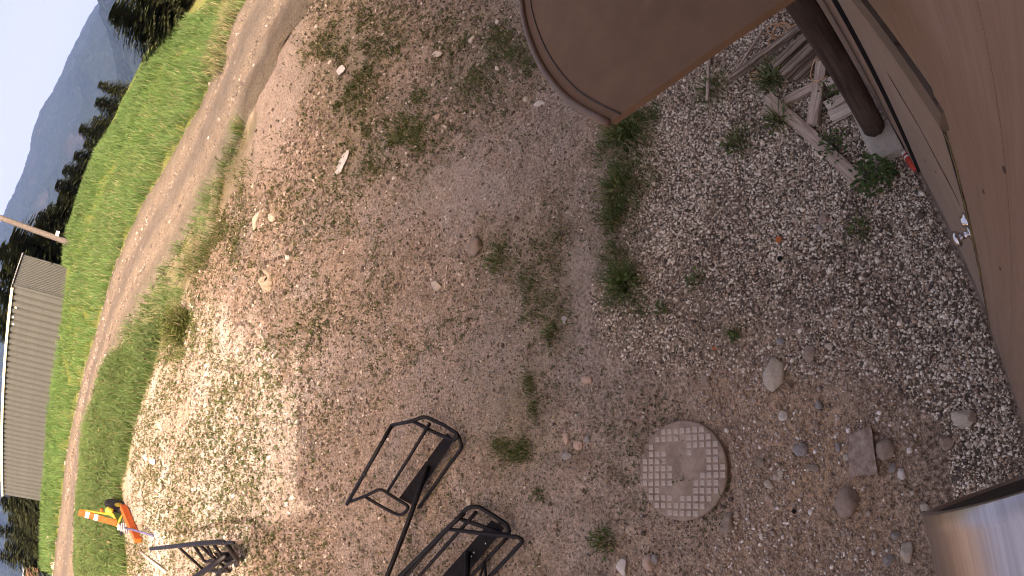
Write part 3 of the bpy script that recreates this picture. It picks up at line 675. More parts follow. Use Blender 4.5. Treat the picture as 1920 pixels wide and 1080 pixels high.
# red and white tube end against the wall foot
rw = thing('bottle', 'small red and white plastic bottle at the foot of the wall', 'bottle', tuple(G1(1697, 287, 0)))
a = Vector(G([(1692, 282)], .03)[0])-rw.location; b_ = Vector(G([(1712, 312)], .03)[0])-rw.location; d = (b_-a)
M_WHT = worn('white_plastic', (.70, .68, .66), (.80, .78, .76), 20, .5); M_RED = worn('red_plastic', (.55, .05, .03), (.62, .08, .05), 20, .5)
lathe('cap', [(.014, 0), (.017, .004), (.017, .030), (.012, .034)], a, d, M_WHT, rw); lathe('body', [(.015, 0), (.019, .006), (.019, d.length*.75), (.012, d.length)], a+d.normalized()*.03, d, M_RED, rw)
lathe('label_band', [(.0195, 0), (.0195, .012)], a+d.normalized()*.045, d, M_WHT, rw)

# ================================================================== MANHOLE COVER
M_IRON = worn('dusty_iron', (.24, .172, .132), (.40, .31, .245), 7, .85, .0, None, .3, .004, (.20, .145, .115))
M_IRONS = worn('worn_iron_stud', (.42, .345, .29), (.54, .455, .385), 14, .7, .0, None, .3, .002, (.27, .21, .165))
M_RUST = worn('rusty_iron_edge', (.10, .065, .055), (.16, .105, .085), 12, .8)
mc = G1(1277, 882, .03); mc.z = gz(mc.x, mc.y)+.024
mh = thing('manhole_cover', 'round iron manhole cover with raised square studs, dusted with dirt', 'manhole cover', (mc.x, mc.y, mc.z))
lathe('lid', [(.300, -.05), (.305, -.048), (.305, -.004), (.302, 0), (.29, 0), (.02, 0.0)], (0, 0, 0), (0, 0, 1), M_IRON, mh, 72)
lathe('frame_ring', [(.325, -.09), (.325, -.040), (.312, -.034), (.309, -.05), (.309, -.09)], (0, 0, 0), (0, 0, 1), M_RUST, mh, 72)
g0, g1 = on_plane([(1230, 882), (1325, 880)], mc.z); ga = math.atan2(g1[1]-g0[1], g1[0]-g0[0])
bm = bmesh.new()
for (zz, s) in ((0, .0175), (.0045, .0155)):
    for (sx, sy) in ((-1, -1), (1, -1), (1, 1), (-1, 1)): bm.verts.new((sx*s, sy*s, zz))
bm.verts.ensure_lookup_table()
for f in ((4, 5, 6, 7), (0, 1, 5, 4), (1, 2, 6, 5), (2, 3, 7, 6), (3, 0, 4, 7)): bm.faces.new([bm.verts[k] for k in f])
# worn hollow in the middle of every stud
stud_me = bpy.data.meshes.new('stud'); bm.to_mesh(stud_me); bm.free(); stud_me.materials.append(M_IRONS)
pit = .0455; n_st = 0
for ix in range(-6, 7):
    for iy in range(-6, 7):
        x, y = (ix+.15)*pit, (iy+.3)*pit
        if math.hypot(x, y) > .284: continue
        xr = x*math.cos(ga)-y*math.sin(ga); yr = x*math.sin(ga)+y*math.cos(ga)
        dust = float(fbm(np.array([xr*7+3]), np.array([yr*7+9]), 3, 4)[0])+.35*max(0, 1-math.hypot(xr-.03, yr-.02)/.22)
        o = obj('stud', stud_me, mh); o.location = (xr, yr, .0004-(.0058 if dust > .74 else .0038 if dust > .64 else .0020 if dust > .52 else 0)); o.rotation_euler = (0, 0, ga+random.uniform(-.02, .02)); n_st += 1

# ================================================================== STONES
def rock_mesh(name, mat, sx, sy, sz, seed, facet=0.0, sub=3):
    bm = bmesh.new(); bmesh.ops.create_icosphere(bm, subdivisions=sub, radius=1)
    rs = random.Random(seed); planes = [(Vector((rs.gauss(0, 1), rs.gauss(0, 1), rs.gauss(0, .8))).normalized(), rs.uniform(.55, .85)) for _ in range(int(9*facet)+2)]
    off = Vector((rs.uniform(0, 50), rs.uniform(0, 50), 0))
    from mathutils import noise as mn
    for v in bm.verts:
        p = v.co.copy(); p *= 1+.28*(mn.noise(p*1.3+off))
        for nn, dd in planes:
            h = p.dot(nn)-dd
            if h > 0: p -= nn*h*(.9 if facet else .6)
        p *= 1+.07*mn.noise(p*4+off)+.035*mn.noise(p*11+off)
        v.co = Vector((p.x*sx, p.y*sy, p.z*sz))
    me = bpy.data.meshes.new(name); bm.to_mesh(me); bm.free(); me.materials.append(mat)
    for f in me.polygons: f.use_smooth = facet < .5
    return me
M_ST = {'pale': worn('pale_stone', (.52, .43, .33), (.66, .56, .45), 42, .9, 0, None, .9, .008, (.33, .27, .21)),
        'brown': worn('brown_stone', (.34, .25, .19), (.46, .35, .275), 42, .9, 0, None, .9, .008, (.18, .13, .10)),
        'grey': worn('grey_stone', (.30, .27, .255), (.43, .40, .375), 42, .9, 0, None, .9, .008, (.15, .135, .13)),
        'white': worn('white_stone', (.56, .51, .46), (.68, .63, .57), 25, .9, 0, None, .3, .003),
        'pink': worn('pink_stone', (.44, .31, .24), (.55, .40, .31), 25, .9, 0, None, .4, .004),
        'clod': worn('dry_clod', (.25, .19, .145), (.34, .27, .21), 18, .95, 0, None, .6, .008)}
STONES = [  # px, py, half size along px-x, px-y, height share, tone, facet, turn, label
    (1453, 702, 19, 26, .45, 'pale', 0, .3, 'big smooth pale stone on bare dirt above the manhole cover'),
    (1520, 664, 10, 15, .6, 'brown', 0, .2, 'egg-shaped brown stone between the big pale stone and the gravel'),
    (1658, 844, 16, 18, .7, 'brown', 0, 0, 'round brown cobble beside the flat rectangular stone'),
    (1590, 943, 21, 25, .55, 'brown', .3, -.5, 'large pear-shaped brown stone below the rectangular stone'),
    (1808, 784, 23, 17, .6, 'pale', .9, .2, 'angular pale rock on the dark gravel near the wall'),
    (1776, 830, 12, 13, .6, 'brown', .9, 0, 'brown angular rock next to the pale rock on gravel'),
    (1363, 985, 15, 23, .3, 'clod', .9, .3, 'flat wedge of stone beside the rim of the manhole cover'),
    (1703, 1033, 13, 16, .7, 'pale', .7, .2, 'blocky pale stone beside the steel pipe'),
    (1168, 1062, 12, 17, .6, 'white', .9, 0, 'pointed whitish stone by a small weed tuft'),
    (1217, 1057, 10, 14, .7, 'pink', .3, 0, 'pinkish stone touching a small grey one'),
    (1229, 1048, 7, 9, .7, 'grey', .2, 0, 'small grey stone touching the pinkish one'),
    (1469, 779, 8, 9, .7, 'white', .6, .5, 'small whitish stone below the big pale stone'),
    (1502, 843, 12, 12, .6, 'grey', 0, 0, 'round grey stone between manhole cover and rectangular stone'),
    (1524, 876, 14, 9, .35, 'clod', .9, .2, 'flat triangular brown stone under the round grey stone'),
    (1691, 888, 8, 9, .7, 'white', .3, 0, 'small rounded white stone at the edge of the dark gravel'),
    (1735, 951, 8, 7, .6, 'pale', .2, .4, 'little pale stone just above the steel pipe end'),
    (1680, 1003, 7, 8, .7, 'grey', .4, 0, 'small light grey stone above the blocky pale stone'),
    (1667, 1050, 9, 9, .6, 'grey', .5, 0, 'grey stone left of the blocky pale stone'),
    (1536, 760, 6, 7, .7, 'grey', 0, 0, 'tiny dark grey pebble on bare dirt below the brown egg stone'),
    (1531, 798, 6, 9, .6, 'brown', 0, 0, 'small brown pebble above the round grey stone'),
    (1572, 838, 5, 12, .5, 'grey', .4, 0, 'narrow grey stone pressed against the rectangular stone'),
    (1587, 858, 7, 6, .6, 'pale', .4, 0, 'small pale stone pressed against the rectangular stone'),
    (1673, 877, 6, 8, .6, 'grey', .2, .4, 'dark bluish pebble below the round brown cobble'),
    (1325, 715, 8, 11, .6, 'brown', .1, 0, 'upright brown pebble at the lower edge of the gravel'),
    (1555, 650, 8, 6, .6, 'pale', .3, 0, 'pale pebble at the gravel edge above the egg stone'),
    (1464, 641, 7, 6, .6, 'grey', 0, 0, 'grey pebble at the gravel edge above the big pale stone'),
    (1597, 655, 8, 6, .5, 'brown', .2, 0, 'brown pebble at the gravel edge next to a pale one'),
    (1462, 891, 6, 10, .5, 'pale', .4, .5, 'slim pale stone below the round grey stone'),
    (1442, 908, 9, 7, .5, 'pale', .3, .4, 'pale stone near the manhole cover below the slim one'),
    (1428, 867, 8, 8, .6, 'clod', .2, 0, 'brown clod just beside the manhole cover'),
    (1100, 713, 10, 8, .5, 'pink', .5, 0, 'light tan stone alone in the dirt above the manhole cover'),
    (1062, 822, 6, 11, .5, 'pink', .3, 0, 'slim tan stone beside the manhole cover, highest of a cluster'),
    (1085, 835, 9, 9, .5, 'pink', .5, .6, 'orange tan stone in the cluster beside the manhole cover'),
    (1063, 854, 9, 7, .6, 'grey', .2, 0, 'light grey stone in the cluster beside the manhole cover'),
    (1102, 826, 5, 8, .6, 'grey', .3, 0, 'bluish grey stone in the cluster beside the manhole cover'),
    (819, 536, 10, 9, .6, 'pale', .4, 0, 'pale round stone beside a brown stick in the yard'),
    (896, 463, 12, 20, .6, 'clod', .4, .3, 'upright clod of dried soil at the foot of the pale silt patch'),
    (821, 102, 8, 6, .7, 'pale', .2, 0, 'pale round stone on dirt among weeds at the top of the yard'),
    (886, 76, 4, 8, .6, 'pale', .4, 0, 'slim pale stone among the green weeds near the canopy'),
    (645, 133, 6, 10, .5, 'white', .5, .3, 'white crescent of stone between weeds near the road'),
    (641, 308, 8, 25, .12, 'white', .6, .5, 'long flat white stone slab below the weeds'),
    (481, 412, 6, 20, .2, 'pale', .6, .35, 'elongated pale stone standing in for a sun fleck near the verge'),  # sun fleck on the dirt, modelled as a pale stone
    (512, 406, 6, 10, .6, 'pale', .2, .2, 'oval pale stone beside the elongated one near the verge'),
    (288, 866, 6, 6, .8, 'white', .8, 0, 'white block in the sunlit yard near the grass verge'),
    (275, 858, 4, 5, .8, 'white', .6, 0, 'small white block touching the larger one by the verge'),
    (1011, 195, 7, 7, .7, 'white', .5, 0, 'knobbly white stone beside the canopy tip'),
    (988, 187, 4, 6, .7, 'pale', .5, 0, 'little pale stone left of the knobbly white stone'),
    (541, 484, 3, 5, .8, 'white', .3, 0, 'tiny white stone above the charred ring'),
    (820, 220, 5, 7, .6, 'pink', .6, 0, 'small reddish stone with pale edge on dark gravelly soil'),
    (835, 238, 4, 4, .7, 'pale', .3, 0, 'tiny pale pebble below the reddish stone'),
    (1545, 412, 9, 9, .6, 'brown', .2, 0, 'brown stone half sunk in the gravel below the long plank'),
    (1537, 428, 6, 6, .6, 'grey', .2, 0, 'grey pebble touching the brown stone in the gravel'),
    (880, 940, 5, 9, .5, 'pale', .5, 0, 'pale chip of stone between the two black frames'),
]
for i, (px, py, ax, ay, hs, tone, fc, turn, lab) in enumerate(STONES):
    p = G1(px, py); s = mpp(p)
    D = rays([(px, py)])[0]; sl = max(.16, -D[2])
    # long axes of the stone lie across and along the line of sight; undo the foreshortening along it
    view = math.atan2(D[1], D[0]); lx = ax*s/sl**.8; ly = ay*s
    me = rock_mesh('stone', M_ST[tone], lx*1.08, ly*1.08, min(lx, ly)*hs*1.2+.004, i+3, fc)
    o = obj('stone', me); o.location = (p.x, p.y, gz(p.x, p.y)+min(lx, ly)*hs*.30)
    # image x axis on the ground
    q0, q1 = on_plane([(px-8, py), (px+8, py)], p.z) if D[2] < -.2 else (np.array([0, 0]), np.array([-D[0], -D[1]]))
    o.rotation_euler = (0, 0, math.atan2(q1[1]-q0[1], q1[0]-q0[0])-turn*.6)
    tag(o, lab, 'stone', 'stones lying in the yard')
# flat rectangular stone
P = G([(1587, 819), (1612, 806), (1632, 800), (1637, 830), (1645, 889), (1618, 890), (1594, 894)], .045); zt = float(P[:, 2].mean())
bm = bmesh.new(); add_prism(bm, [(p[0], p[1], zt+random.uniform(-.003, .003)) for p in P], .06)
bmesh.ops.subdivide_edges(bm, edges=bm.edges, cuts=4, use_grid_fill=True)
from mathutils import noise as mno
for v in bm.verts: v.co += Vector((mno.noise(v.co*30), mno.noise(v.co*30+Vector((9, 0, 0))), mno.noise(v.co*24+Vector((0, 9, 0)))*1.6))*.007
tag(bm_obj('slab_stone', bm, worn('flaky_stone', (.30, .21, .165), (.50, .40, .33), 30, .95, 0, None, .9, .008, (.22, .15, .12)), None, bevel=0), 'flat rectangular brown stone on bare dirt beside a cobble', 'stone')
# charred ring (pale crust round a black hollow)
cr = G1(503, 528); cs = mpp(cr)
ch = thing('charred_ring', 'pale crusty stump ring with a charred black hollow in the yard', 'stump', tuple(cr))
M_CHAR = worn('char', (.02, .017, .015), (.05, .042, .037), 12, .95)
ua, ub = G([(498, 505), (506, 552)], 0); du = Vector(ub-ua); du.z = 0; L_ = du.length*.42; du.normalize(); dv = Vector((-du.y, du.x, 0))
bm = bmesh.new(); n_ = 22; rings = []
for rr, zz in ((1.0, -.02), (1.0, .05), (.86, .09), (.66, .06), (.60, .0)):
    rings.append([bm.verts.new(du*L_*rr*math.cos(2*math.pi*k/n_)*(1+.1*math.sin(k*2.3))+dv*L_*.55*rr*math.sin(2*math.pi*k/n_)*(1+.12*math.cos(k*1.7))+Vector((0, 0, zz*(1+.5*math.sin(k*.9))))) for k in range(n_)])
for a, b_ in zip(rings, rings[1:]):
    for k in range(n_): bm.faces.new((a[k], a[(k+1) % n_], b_[(k+1) % n_], b_[k]))
bm_obj('crust', bm, M_ST['pale'], ch)
bm = bmesh.new(); vv = [bm.verts.new(du*L_*.68*math.cos(2*math.pi*k/n_)+dv*L_*.38*math.sin(2*math.pi*k/n_)+Vector((0, 0, .035+.01*math.sin(k)))) for k in range(n_)]; bm.faces.new(vv); bmesh.ops.subdivide_edges(bm, edges=bm.edges, cuts=1); bm_obj('charcoal', bm, M_CHAR, ch)
# scraps: two bits of orange tape, a black one, a white rag
def scrap(name, px, rad, mat, lab, cat):
    p = G1(*px); s = mpp(p)*rad; bm = bmesh.new(); n_ = 9
    c = bm.verts.new((0, 0, .012)); vv = [bm.verts.new((s*random.uniform(.6, 1.1)*math.cos(2*math.pi*k/n_), s*random.uniform(.6, 1.1)*math.sin(2*math.pi*k/n_), random.uniform(.002, .014))) for k in range(n_)]
    for k in range(n_): bm.faces.new((c, vv[k], vv[(k+1) % n_]))
    bmesh.ops.solidify(bm, geom=bm.faces[:], thickness=.003)
    o = bm_obj(name, bm, mat); o.location = p; o.location.z = gz(p.x, p.y)+.006; return tag(o, lab, cat)
M_TAPE = worn('orange_tape', (.85, .22, .07), (.90, .30, .12), 20, .6)
scrap('tape_scrap', (1461, 451), 7, M_TAPE, 'larger scrap of orange flagging tape on the gravel', 'scrap')
scrap('tape_scrap', (1341, 654), 4, M_TAPE, 'tiny scrap of orange tape at the lower gravel edge', 'scrap')
scrap('rubber_scrap', (1464, 486), 6, M_BLK, 'black rubber scrap on the gravel below the orange tape', 'scrap')
scrap('rag', (1060, 600), 8, M_WHT, 'little white rag on the dirt among weeds', 'scrap')
scrap('rubber_scrap', (1490, 958), 5, M_BLK, 'black scrap on bare dirt beside the pear-shaped stone', 'scrap')

# ================================================================== BLACK TUBULAR FRAMES
M_BPAINT = worn('black_paint', (.004, .003, .004), (.008, .006, .008), 14, .5, 0, None, .12, .002, None, .25)
M_CHIP = worn('chipped_paint', (.006, .005, .006), (.012, .01, .012), 5, .5, 0, None, .12, .002, (.05, .046, .046), .25)
M_PLATE = worn('black_plate', (.012, .010, .011), (.022, .018, .018), 9, .65, 0, None, .08, .002)
def frame_piece(name, pts, rad, root, mat=None, rr=.05, closed=False):
    P = [Vector(G([q[:2]], q[2])[0])-root.location for q in pts]
    return tube(name, rounded(P, rr) if not closed else P, rad*(1.38 if rad < .0189 else 1.15), mat or M_BPAINT, root, 10)
def frame_plate(root, px, dz, th=.008):
    P = [Vector(G([q], z)[0])-root.location for q, z in zip(px, dz)]; bm = bmesh.new(); top = [bm.verts.new(p) for p in P]
    f = bm.faces.new(top); bmesh.ops.solidify(bm, geom=[f], thickness=th); return bm_obj('plate', bm, M_PLATE, root)
def bolt(root, q, rad=.008):
    p = Vector(G([q[:2]], q[2])[0])-root.location; return lathe('bolt', [(rad, 0), (rad, .005), (rad*.5, .007)], p, (0, 0, 1), M_CHROME, root, 8)
FG = 'black tubular frames set down in the yard'
f1 = thing('carrier_frame', 'black tubular frame with plate and pole, whole frame in view', 'frame', tuple(G1(790, 880)), FG)
frame_piece('long_bar', [(650, 946, .30), (692, 872, .31), (735, 797, .32)], .014, f1, M_CHIP)
frame_piece('side_loop', [(735, 797, .32), (775, 789, .30), (796, 780, .25), (832, 797, .17), (860, 815, .12), (852, 826, .12), (815, 811, .17), (773, 789, .30)], .0125, f1)
frame_piece('side_loop', [(653, 942, .30), (690, 928, .28), (713, 916, .24), (738, 932, .15), (768, 950, .10), (755, 966, .10), (742, 964, .11), (712, 948, .18), (684, 931, .28)], .0115, f1)
frame_piece('mid_bar', [(727, 921, .22), (768, 856, .23), (806, 794, .25)], .011, f1)
frame_plate(f1, [(838, 812), (852, 824), (771, 946), (748, 934)], [.10, .09, .08, .09])
frame_piece('ground_bar', [(860, 817, .10), (867, 838, .03), (830, 888, .02), (785, 952, .02)], .011, f1, M_CHIP)
pl = frame_piece('pole', [(803, 874, .11), (762, 988, .22), (738, 1050, .30), (725, 1082, .34), (690, 1170, .45)], .019, f1)
frame_piece('white_band', [(735, 1062, .306), (731, 1071, .318)], .0215, pl, M_WHT).location = (0, 0, 0)
for q in ((802, 863, .115), (842, 820, .11)): bolt(f1, q)
f2 = thing('carrier_frame', 'black tubular frame with plate, cut by the photo edge beside the whole one', 'frame', tuple(G1(900, 1030)), FG)
frame_piece('long_bar', [(870, 962, .26), (838, 992, .26), (795, 1035, .26), (750, 1080, .26), (660, 1170, .26)], .014, f2)
frame_piece('long_bar', [(841, 989, .22), (800, 1035, .22), (765, 1075, .22), (690, 1160, .22)], .012, f2, M_CHIP)
frame_piece('side_loop', [(840, 992, .26), (862, 967, .26), (878, 951, .24), (896, 949, .2), (925, 966, .14), (952, 985, .1), (956, 999, .1), (944, 1003, .1), (905, 987, .16), (858, 971, .26)], .0125, f2)
frame_piece('mid_bar', [(893, 960, .2), (848, 1010, .2), (790, 1076, .2), (720, 1155, .2)], .011, f2)
frame_plate(f2, [(922, 975), (946, 990), (838, 1120), (800, 1112)], [.1, .1, .09, .09])
frame_piece('outer_loop', [(841, 992, .26), (905, 1000, .2), (972, 1007, .12), (981, 1014, .10), (950, 1048, .08), (915, 1084, .06), (870, 1130, .05)], .0115, f2)
frame_piece('mid_bar', [(951, 1008, .08), (918, 1043, .06), (880, 1084, .05), (845, 1120, .05)], .010, f2)
frame_piece('pole', [(877, 1037, .11), (876, 1060, .2), (875, 1090, .32), (873, 1140, .5)], .017, f2)
frame_piece('strut', [(911, 1049, .06), (899, 1085, .1), (893, 1105, .12)], .008, f2); frame_piece('strut', [(909, 1052, .06), (911, 1085, .1), (912, 1105, .12)], .008, f2)
for q in ((911, 1019, .115), (889, 1036, .11), (884, 1043, .112)): bolt(f2, q)
f3 = thing('carrier_frame', 'black tubular frame standing on edge at the border of sunlight', 'frame', tuple(G1(420, 1055)), FG)
frame_piece('long_bar', [(283, 1029, .62), (330, 1024, .68), (372, 1019, .72), (412, 1016, .72), (424, 1018, .70), (437, 1038, .45), (446, 1050, .25), (443, 1060, .12)], .030, f3, None, .12)
frame_piece('upright', [(334, 1025, .68), (357, 1046, .4), (381, 1068, .1)], .020, f3); frame_piece('upright', [(373, 1021, .7), (400, 1045, .4), (430, 1071, .06)], .018, f3)
frame_piece('side_loop', [(363, 1022, .7), (374, 1038, .5), (382, 1051, .35), (388, 1054, .32), (401, 1049, .35)], .018, f3, None, .1); frame_piece('side_loop', [(398, 1017, .72), (411, 1036, .5), (421, 1052, .3), (428, 1055, .28), (441, 1050, .3)], .018, f3, None, .1)
frame_plate(f3, [(399, 1036), (436, 1035), (444, 1055), (412, 1050)], [.36, .36, .14, .16], .02)
frame_piece('pole', [(424, 1041, .38), (396, 1062, .42), (366, 1082, .46), (320, 1112, .5)], .036, f3)
frame_piece('ground_bar', [(383, 1070, .08), (408, 1071, .05), (431, 1071, .05)], .020, f3); frame_piece('strut', [(430, 1056, .2), (412, 1072, .1), (404, 1086, .1)], .022, f3); frame_piece('strut', [(420, 1018, .70), (438, 1017, .70), (440, 1030, .5)], .014, f3); frame_piece('strut', [(390, 1027, .6), (400, 1045, .38)], .016, f3)

# ================================================================== ORANGE MACHINE AND WHITE POLE AT THE VERGE
M_ORG = worn('orange_paint', (.42, .065, .012), (.50, .095, .022), 10, .5); M_YEL = worn('yellow_paint', (.36, .27, .03), (.44, .33, .06), 10, .5)
M_ENG = worn('grey_engine', (.22, .22, .25), (.50, .50, .54), 14, .5, .3); M_TYRE = worn('tyre_black', (.012, .011, .012), (.022, .02, .022), 18, .9); M_BLUE = worn('blue_grey_hose', (.06, .06, .13), (.10, .10, .2), 10, .6)
mo = G1(240, 985); ms = mpp(mo)
mach = thing('machine', 'orange and yellow machine with grey engine standing at the grass verge', 'machine', tuple(mo))
def at_px(px, py, along=0.0):
    """point seen at a pixel, at the machine's own distance (plus some metres)"""
    D = rays([(px, py)])[0]; rr = math.hypot(mo.x-CAM[0], mo.y-CAM[1])+along
    return Vector(CAM+D*(rr/math.hypot(D[0], D[1])))-mo
def beam(name, a, b_, wd, mat, parent, dp=None):
    d = b_-a; L_ = d.length; bm = bmesh.new(); add_box(bm, (0, -wd/2, -(dp or wd)/2), (L_, wd/2, (dp or wd)/2)); o = bm_obj(name, bm, mat, parent, bevel=.012)
    o.rotation_euler = d.to_track_quat('X', 'Z').to_euler(); o.location = a; return o
up = beam('upright_beam', at_px(218, 981), at_px(148, 961), .13, M_ORG, mach)
Lb = (at_px(148, 961)-at_px(218, 981)).length
for t0 in (.50, .73):
    bm = bmesh.new(); add_box(bm, (Lb*t0, -.068, -.068), (Lb*(t0+.10), .068, .068)); bm_obj('white_decal', bm, M_WHT, up)
beam('low_beam', G1(231, 950, .12)-mo, G1(259, 1014, .10)-mo, .11, M_ORG, mach, .15)
tube('yellow_rail', [at_px(150, 957), at_px(178, 960), at_px(206, 964), at_px(216, 972)], .032, M_YEL, mach)
tube('yellow_strut', [at_px(231, 964), at_px(222, 979), at_px(219, 988)], .030, M_YEL, mach); tube('yellow_strut', [at_px(205, 955), at_px(212, 966), at_px(219, 979)], .035, M_YEL, mach)
tk = at_px(205, 958); lathe('yellow_tank', [(.03, -.09), (.08, -.07), (.08, .07), (.03, .09)], tk, (.3, .2, 1), M_YEL, mach, 14)
lathe('red_cap', [(.05, 0), (.05, .06)], at_px(193, 957), (0, .3, 1), M_ORG, mach, 10)
wc = at_px(222, 950, .3); wd_ = Vector((.75, -.55, .1))
wh = lathe('wheel', [(.09, -.05), (.18, -.06), (.21, -.04), (.21, .04), (.18, .06), (.09, .05)], wc, wd_, M_TYRE, mach, 22); lathe('rim', [(.03, -.062), (.09, -.055), (.09, .055), (.03, .062)], wc, wd_, M_YEL, wh, 14)
wh2 = lathe('wheel', [(.07, -.04), (.13, -.05), (.16, -.03), (.16, .03), (.13, .05), (.07, .04)], at_px(208, 944, .5), wd_, M_TYRE, mach, 20)
ec = at_px(228, 990)
eng = box('engine', tuple(ec+Vector((-.11, -.11, -.16))), tuple(ec+Vector((.11, .11, .02))), M_ENG, mach, .02)
lathe('air_cleaner', [(.06, 0), (.08, .02), (.08, .07), (.05, .08)], ec+Vector((.02, 0, .02)), (0, 0, 1), M_ENG, eng, 14)
for k in range(4): box('cooling_fin', tuple(ec+Vector((-.12, -.12, -.13+.04*k))), tuple(ec+Vector((.12, .12, -.118+.04*k))), M_CHROME, eng, 0)
lathe('exhaust', [(.03, 0), (.035, .02), (.035, .10), (.02, .11)], ec+Vector((-.09, -.08, 0)), (-.6, -.5, .2), M_TYRE, eng, 10)
tube('hose', [at_px(234, 990), G1(252, 994, .30)-mo, G1(270, 999, .15)-mo, G1(287, 1005, .03)-mo], .022, M_BLUE, mach)
a, b_ = G([(263, 1034), (311, 1073)], .03); tube('white_pole', [Vector(a), Vector((a+b_)/2)+Vector((0, 0, .01)), Vector(b_)], .028, M_PALEW)
o = bpy.context.scene.objects['white_pole']; tag(o, 'slim whitish pole lying on the ground between machine and frame', 'pole')

# ================================================================== METAL SHED, UTILITY POLE, PLANK HUT
M_CLAD = worn('olive_grey_cladding', (.062, .068, .064), (.072, .077, .072), 2.0, .5, 0, None, .04, .003)
M_CLADD = worn('cladding_recess_shade', (.042, .042, .037), (.05, .05, .044), 2.0, .55, 0, None, .04, .003)  # darker copy of the cladding, painting shade between the front ribs
M_CREAM = worn('cream_trim', (.55, .52, .36), (.62, .58, .42), 8, .5); M_GALV = worn('galvanised_roof', (.32, .33, .34), (.42, .43, .44), 5, .4, .5)
SA, SB = _at_range([(127, 562), (80, 938)], [35.43, 48.59]); zs = float(min(SA[2], SB[2]))
dirv = Vector((SB[0]-SA[0], SB[1]-SA[1], 0)); SL = dirv.length; ang = math.atan2(dirv.y, dirv.x)
SHH, SDP, SRISE = 3.28, 3.3, .30
shed = thing('metal_shed', 'long olive grey ribbed metal shed behind the grass field', 'shed', (SA[0], SA[1], zs), rz=ang)
# local frame: X along the front, the camera stands on the +Y side
assert (Matrix.Rotation(-ang, 4, 'Z') @ Vector((CAM[0]-SA[0], CAM[1]-SA[1], 0))).y > 0
box('front_wall', (0, -.10, -2.2), (SL, 0, SHH), M_CLADD, shed, 0)
for nm, x0 in (('end_wall', .0), ('end_wall', SL-.08)):
    bm = bmesh.new(); q = [(x0, -.102, -2.2), (x0, -SDP, -2.2), (x0, -SDP, SHH+SRISE), (x0, -.102, SHH)]
    va = [bm.verts.new(v) for v in q]; vb = [bm.verts.new((v[0]+.08, v[1], v[2])) for v in q]; bm.faces.new(va); bm.faces.new(vb[::-1])
    for k in range(4): bm.faces.new((va[k], vb[k], vb[(k+1) % 4], va[(k+1) % 4]))
    bm_obj(nm, bm, M_CLAD, shed)
box('back_wall', (.082, -SDP, -2.2), (SL-.082, -SDP+.08, SHH+SRISE-.02), M_CLAD, shed, 0)
def rib_mesh(name, wdt, hgt, top, axis):
    bm = bmesh.new(); pr = [(-wdt/2, 0), (-wdt*.36, hgt), (wdt*.36, hgt), (wdt/2, 0)]
    f_ = (lambda x, y, z: (x, y, z)) if axis == 'x' else (lambda x, y, z: (-y, x, z))
    lo = [bm.verts.new(f_(x, y, -2.2)) for x, y in pr]; hi = [bm.verts.new(f_(x, y, top)) for x, y in pr]
    for k in range(3): bm.faces.new((lo[k], lo[k+1], hi[k+1], hi[k]))
    bm.faces.new(hi); bmesh.ops.recalc_face_normals(bm, faces=bm.faces)
    me = bpy.data.meshes.new(name); bm.to_mesh(me); bm.free(); me.materials.append(M_CLAD); return me
rm = rib_mesh('rib', .345, .13, SHH-.04, 'x'); pitch = .452; x = .27
while x < SL-.15:
    o = obj('rib', rm, shed); o.location = (x, .001, 0); x += pitch
rm2 = rib_mesh('fine_rib', .13, .05, SHH-.02, 'y'); y = -.22
while y > -SDP+.05:
    o = obj('fine_rib', rm2, shed); o.location = (-.001, y, SRISE*(-y/SDP)); y -= .165
box('corner_trim', (-.07, -.09, -2.2), (.055, .06, SHH+.01), M_CLAD, shed, .005)
box('eave_trim', (.06, .135, SHH-.05), (SL+.05, .235, SHH+.11), M_CREAM, shed, .01)
bm = bmesh.new(); add_prism(bm, [(-.10, .22, SHH+.10), (SL+.12, .22, SHH+.10), (SL+.12, -SDP-.1, SHH+.10+SRISE), (-.10, -SDP-.1, SHH+.10+SRISE)], .035); rf = bm_obj('roof', bm, M_GALV, shed)
k = 0; y = -.1
bmn = bmesh.new(); add_tube(bmn, [(0, 0, 0), (SL+.3, 0, 0)], .045, 6); rme = bpy.data.meshes.new('roof_rib'); bmn.to_mesh(rme); bmn.free(); rme.materials.append(M_GALV)
while y > -SDP:
    o = obj('roof_rib', rme, rf); o.location = (-.14, y, SHH+.085+SRISE*(-y/SDP)); y -= .28
box('base_strip', (.0, .003, -2.2), (SL, .16, .04), M_DARK, shed, 0)
for xx, zz in ((1.3, 2.9), (2.5, 2.95), (2.0, 3.0)): box('wall_clip', (xx, .13, zz), (xx+.09, .16, zz+.12), M_WHT, shed, .005)

# leaning utility pole
ub = _at_range([(147, 461)], [33.0])[0]; ut = _at_range([(-75, 380)], [33.0])[0]; um = _at_range([(108, 438)], [32.7])[0]
upo = thing('utility_pole', 'leaning grey wooden utility pole rising from the grass beside the shed', 'pole', tuple(ub))
d = Vector(ut-ub); dn = d.normalized()
sh = tube('shaft', [dn*(-1.2)]+[d*t for t in np.linspace(0, 1, 12)], [.17]+[.165-.035*t for t in np.linspace(0, 1, 12)], wood('pole_wood', (.095, .085, .08), (.15, .135, .13), (.05, .042, .038)), upo, 14)
ic = Vector(um-ub); box('insulator', tuple(ic+Vector((-.10, -.1, -.09))), tuple(ic+Vector((.10, .1, .09))), M_WHT, upo, .03)
tube('guy_wire', [dn*1.0, dn*.2+Vector((1.2, -.3, -.6))], .012, M_DARK, upo, 5)

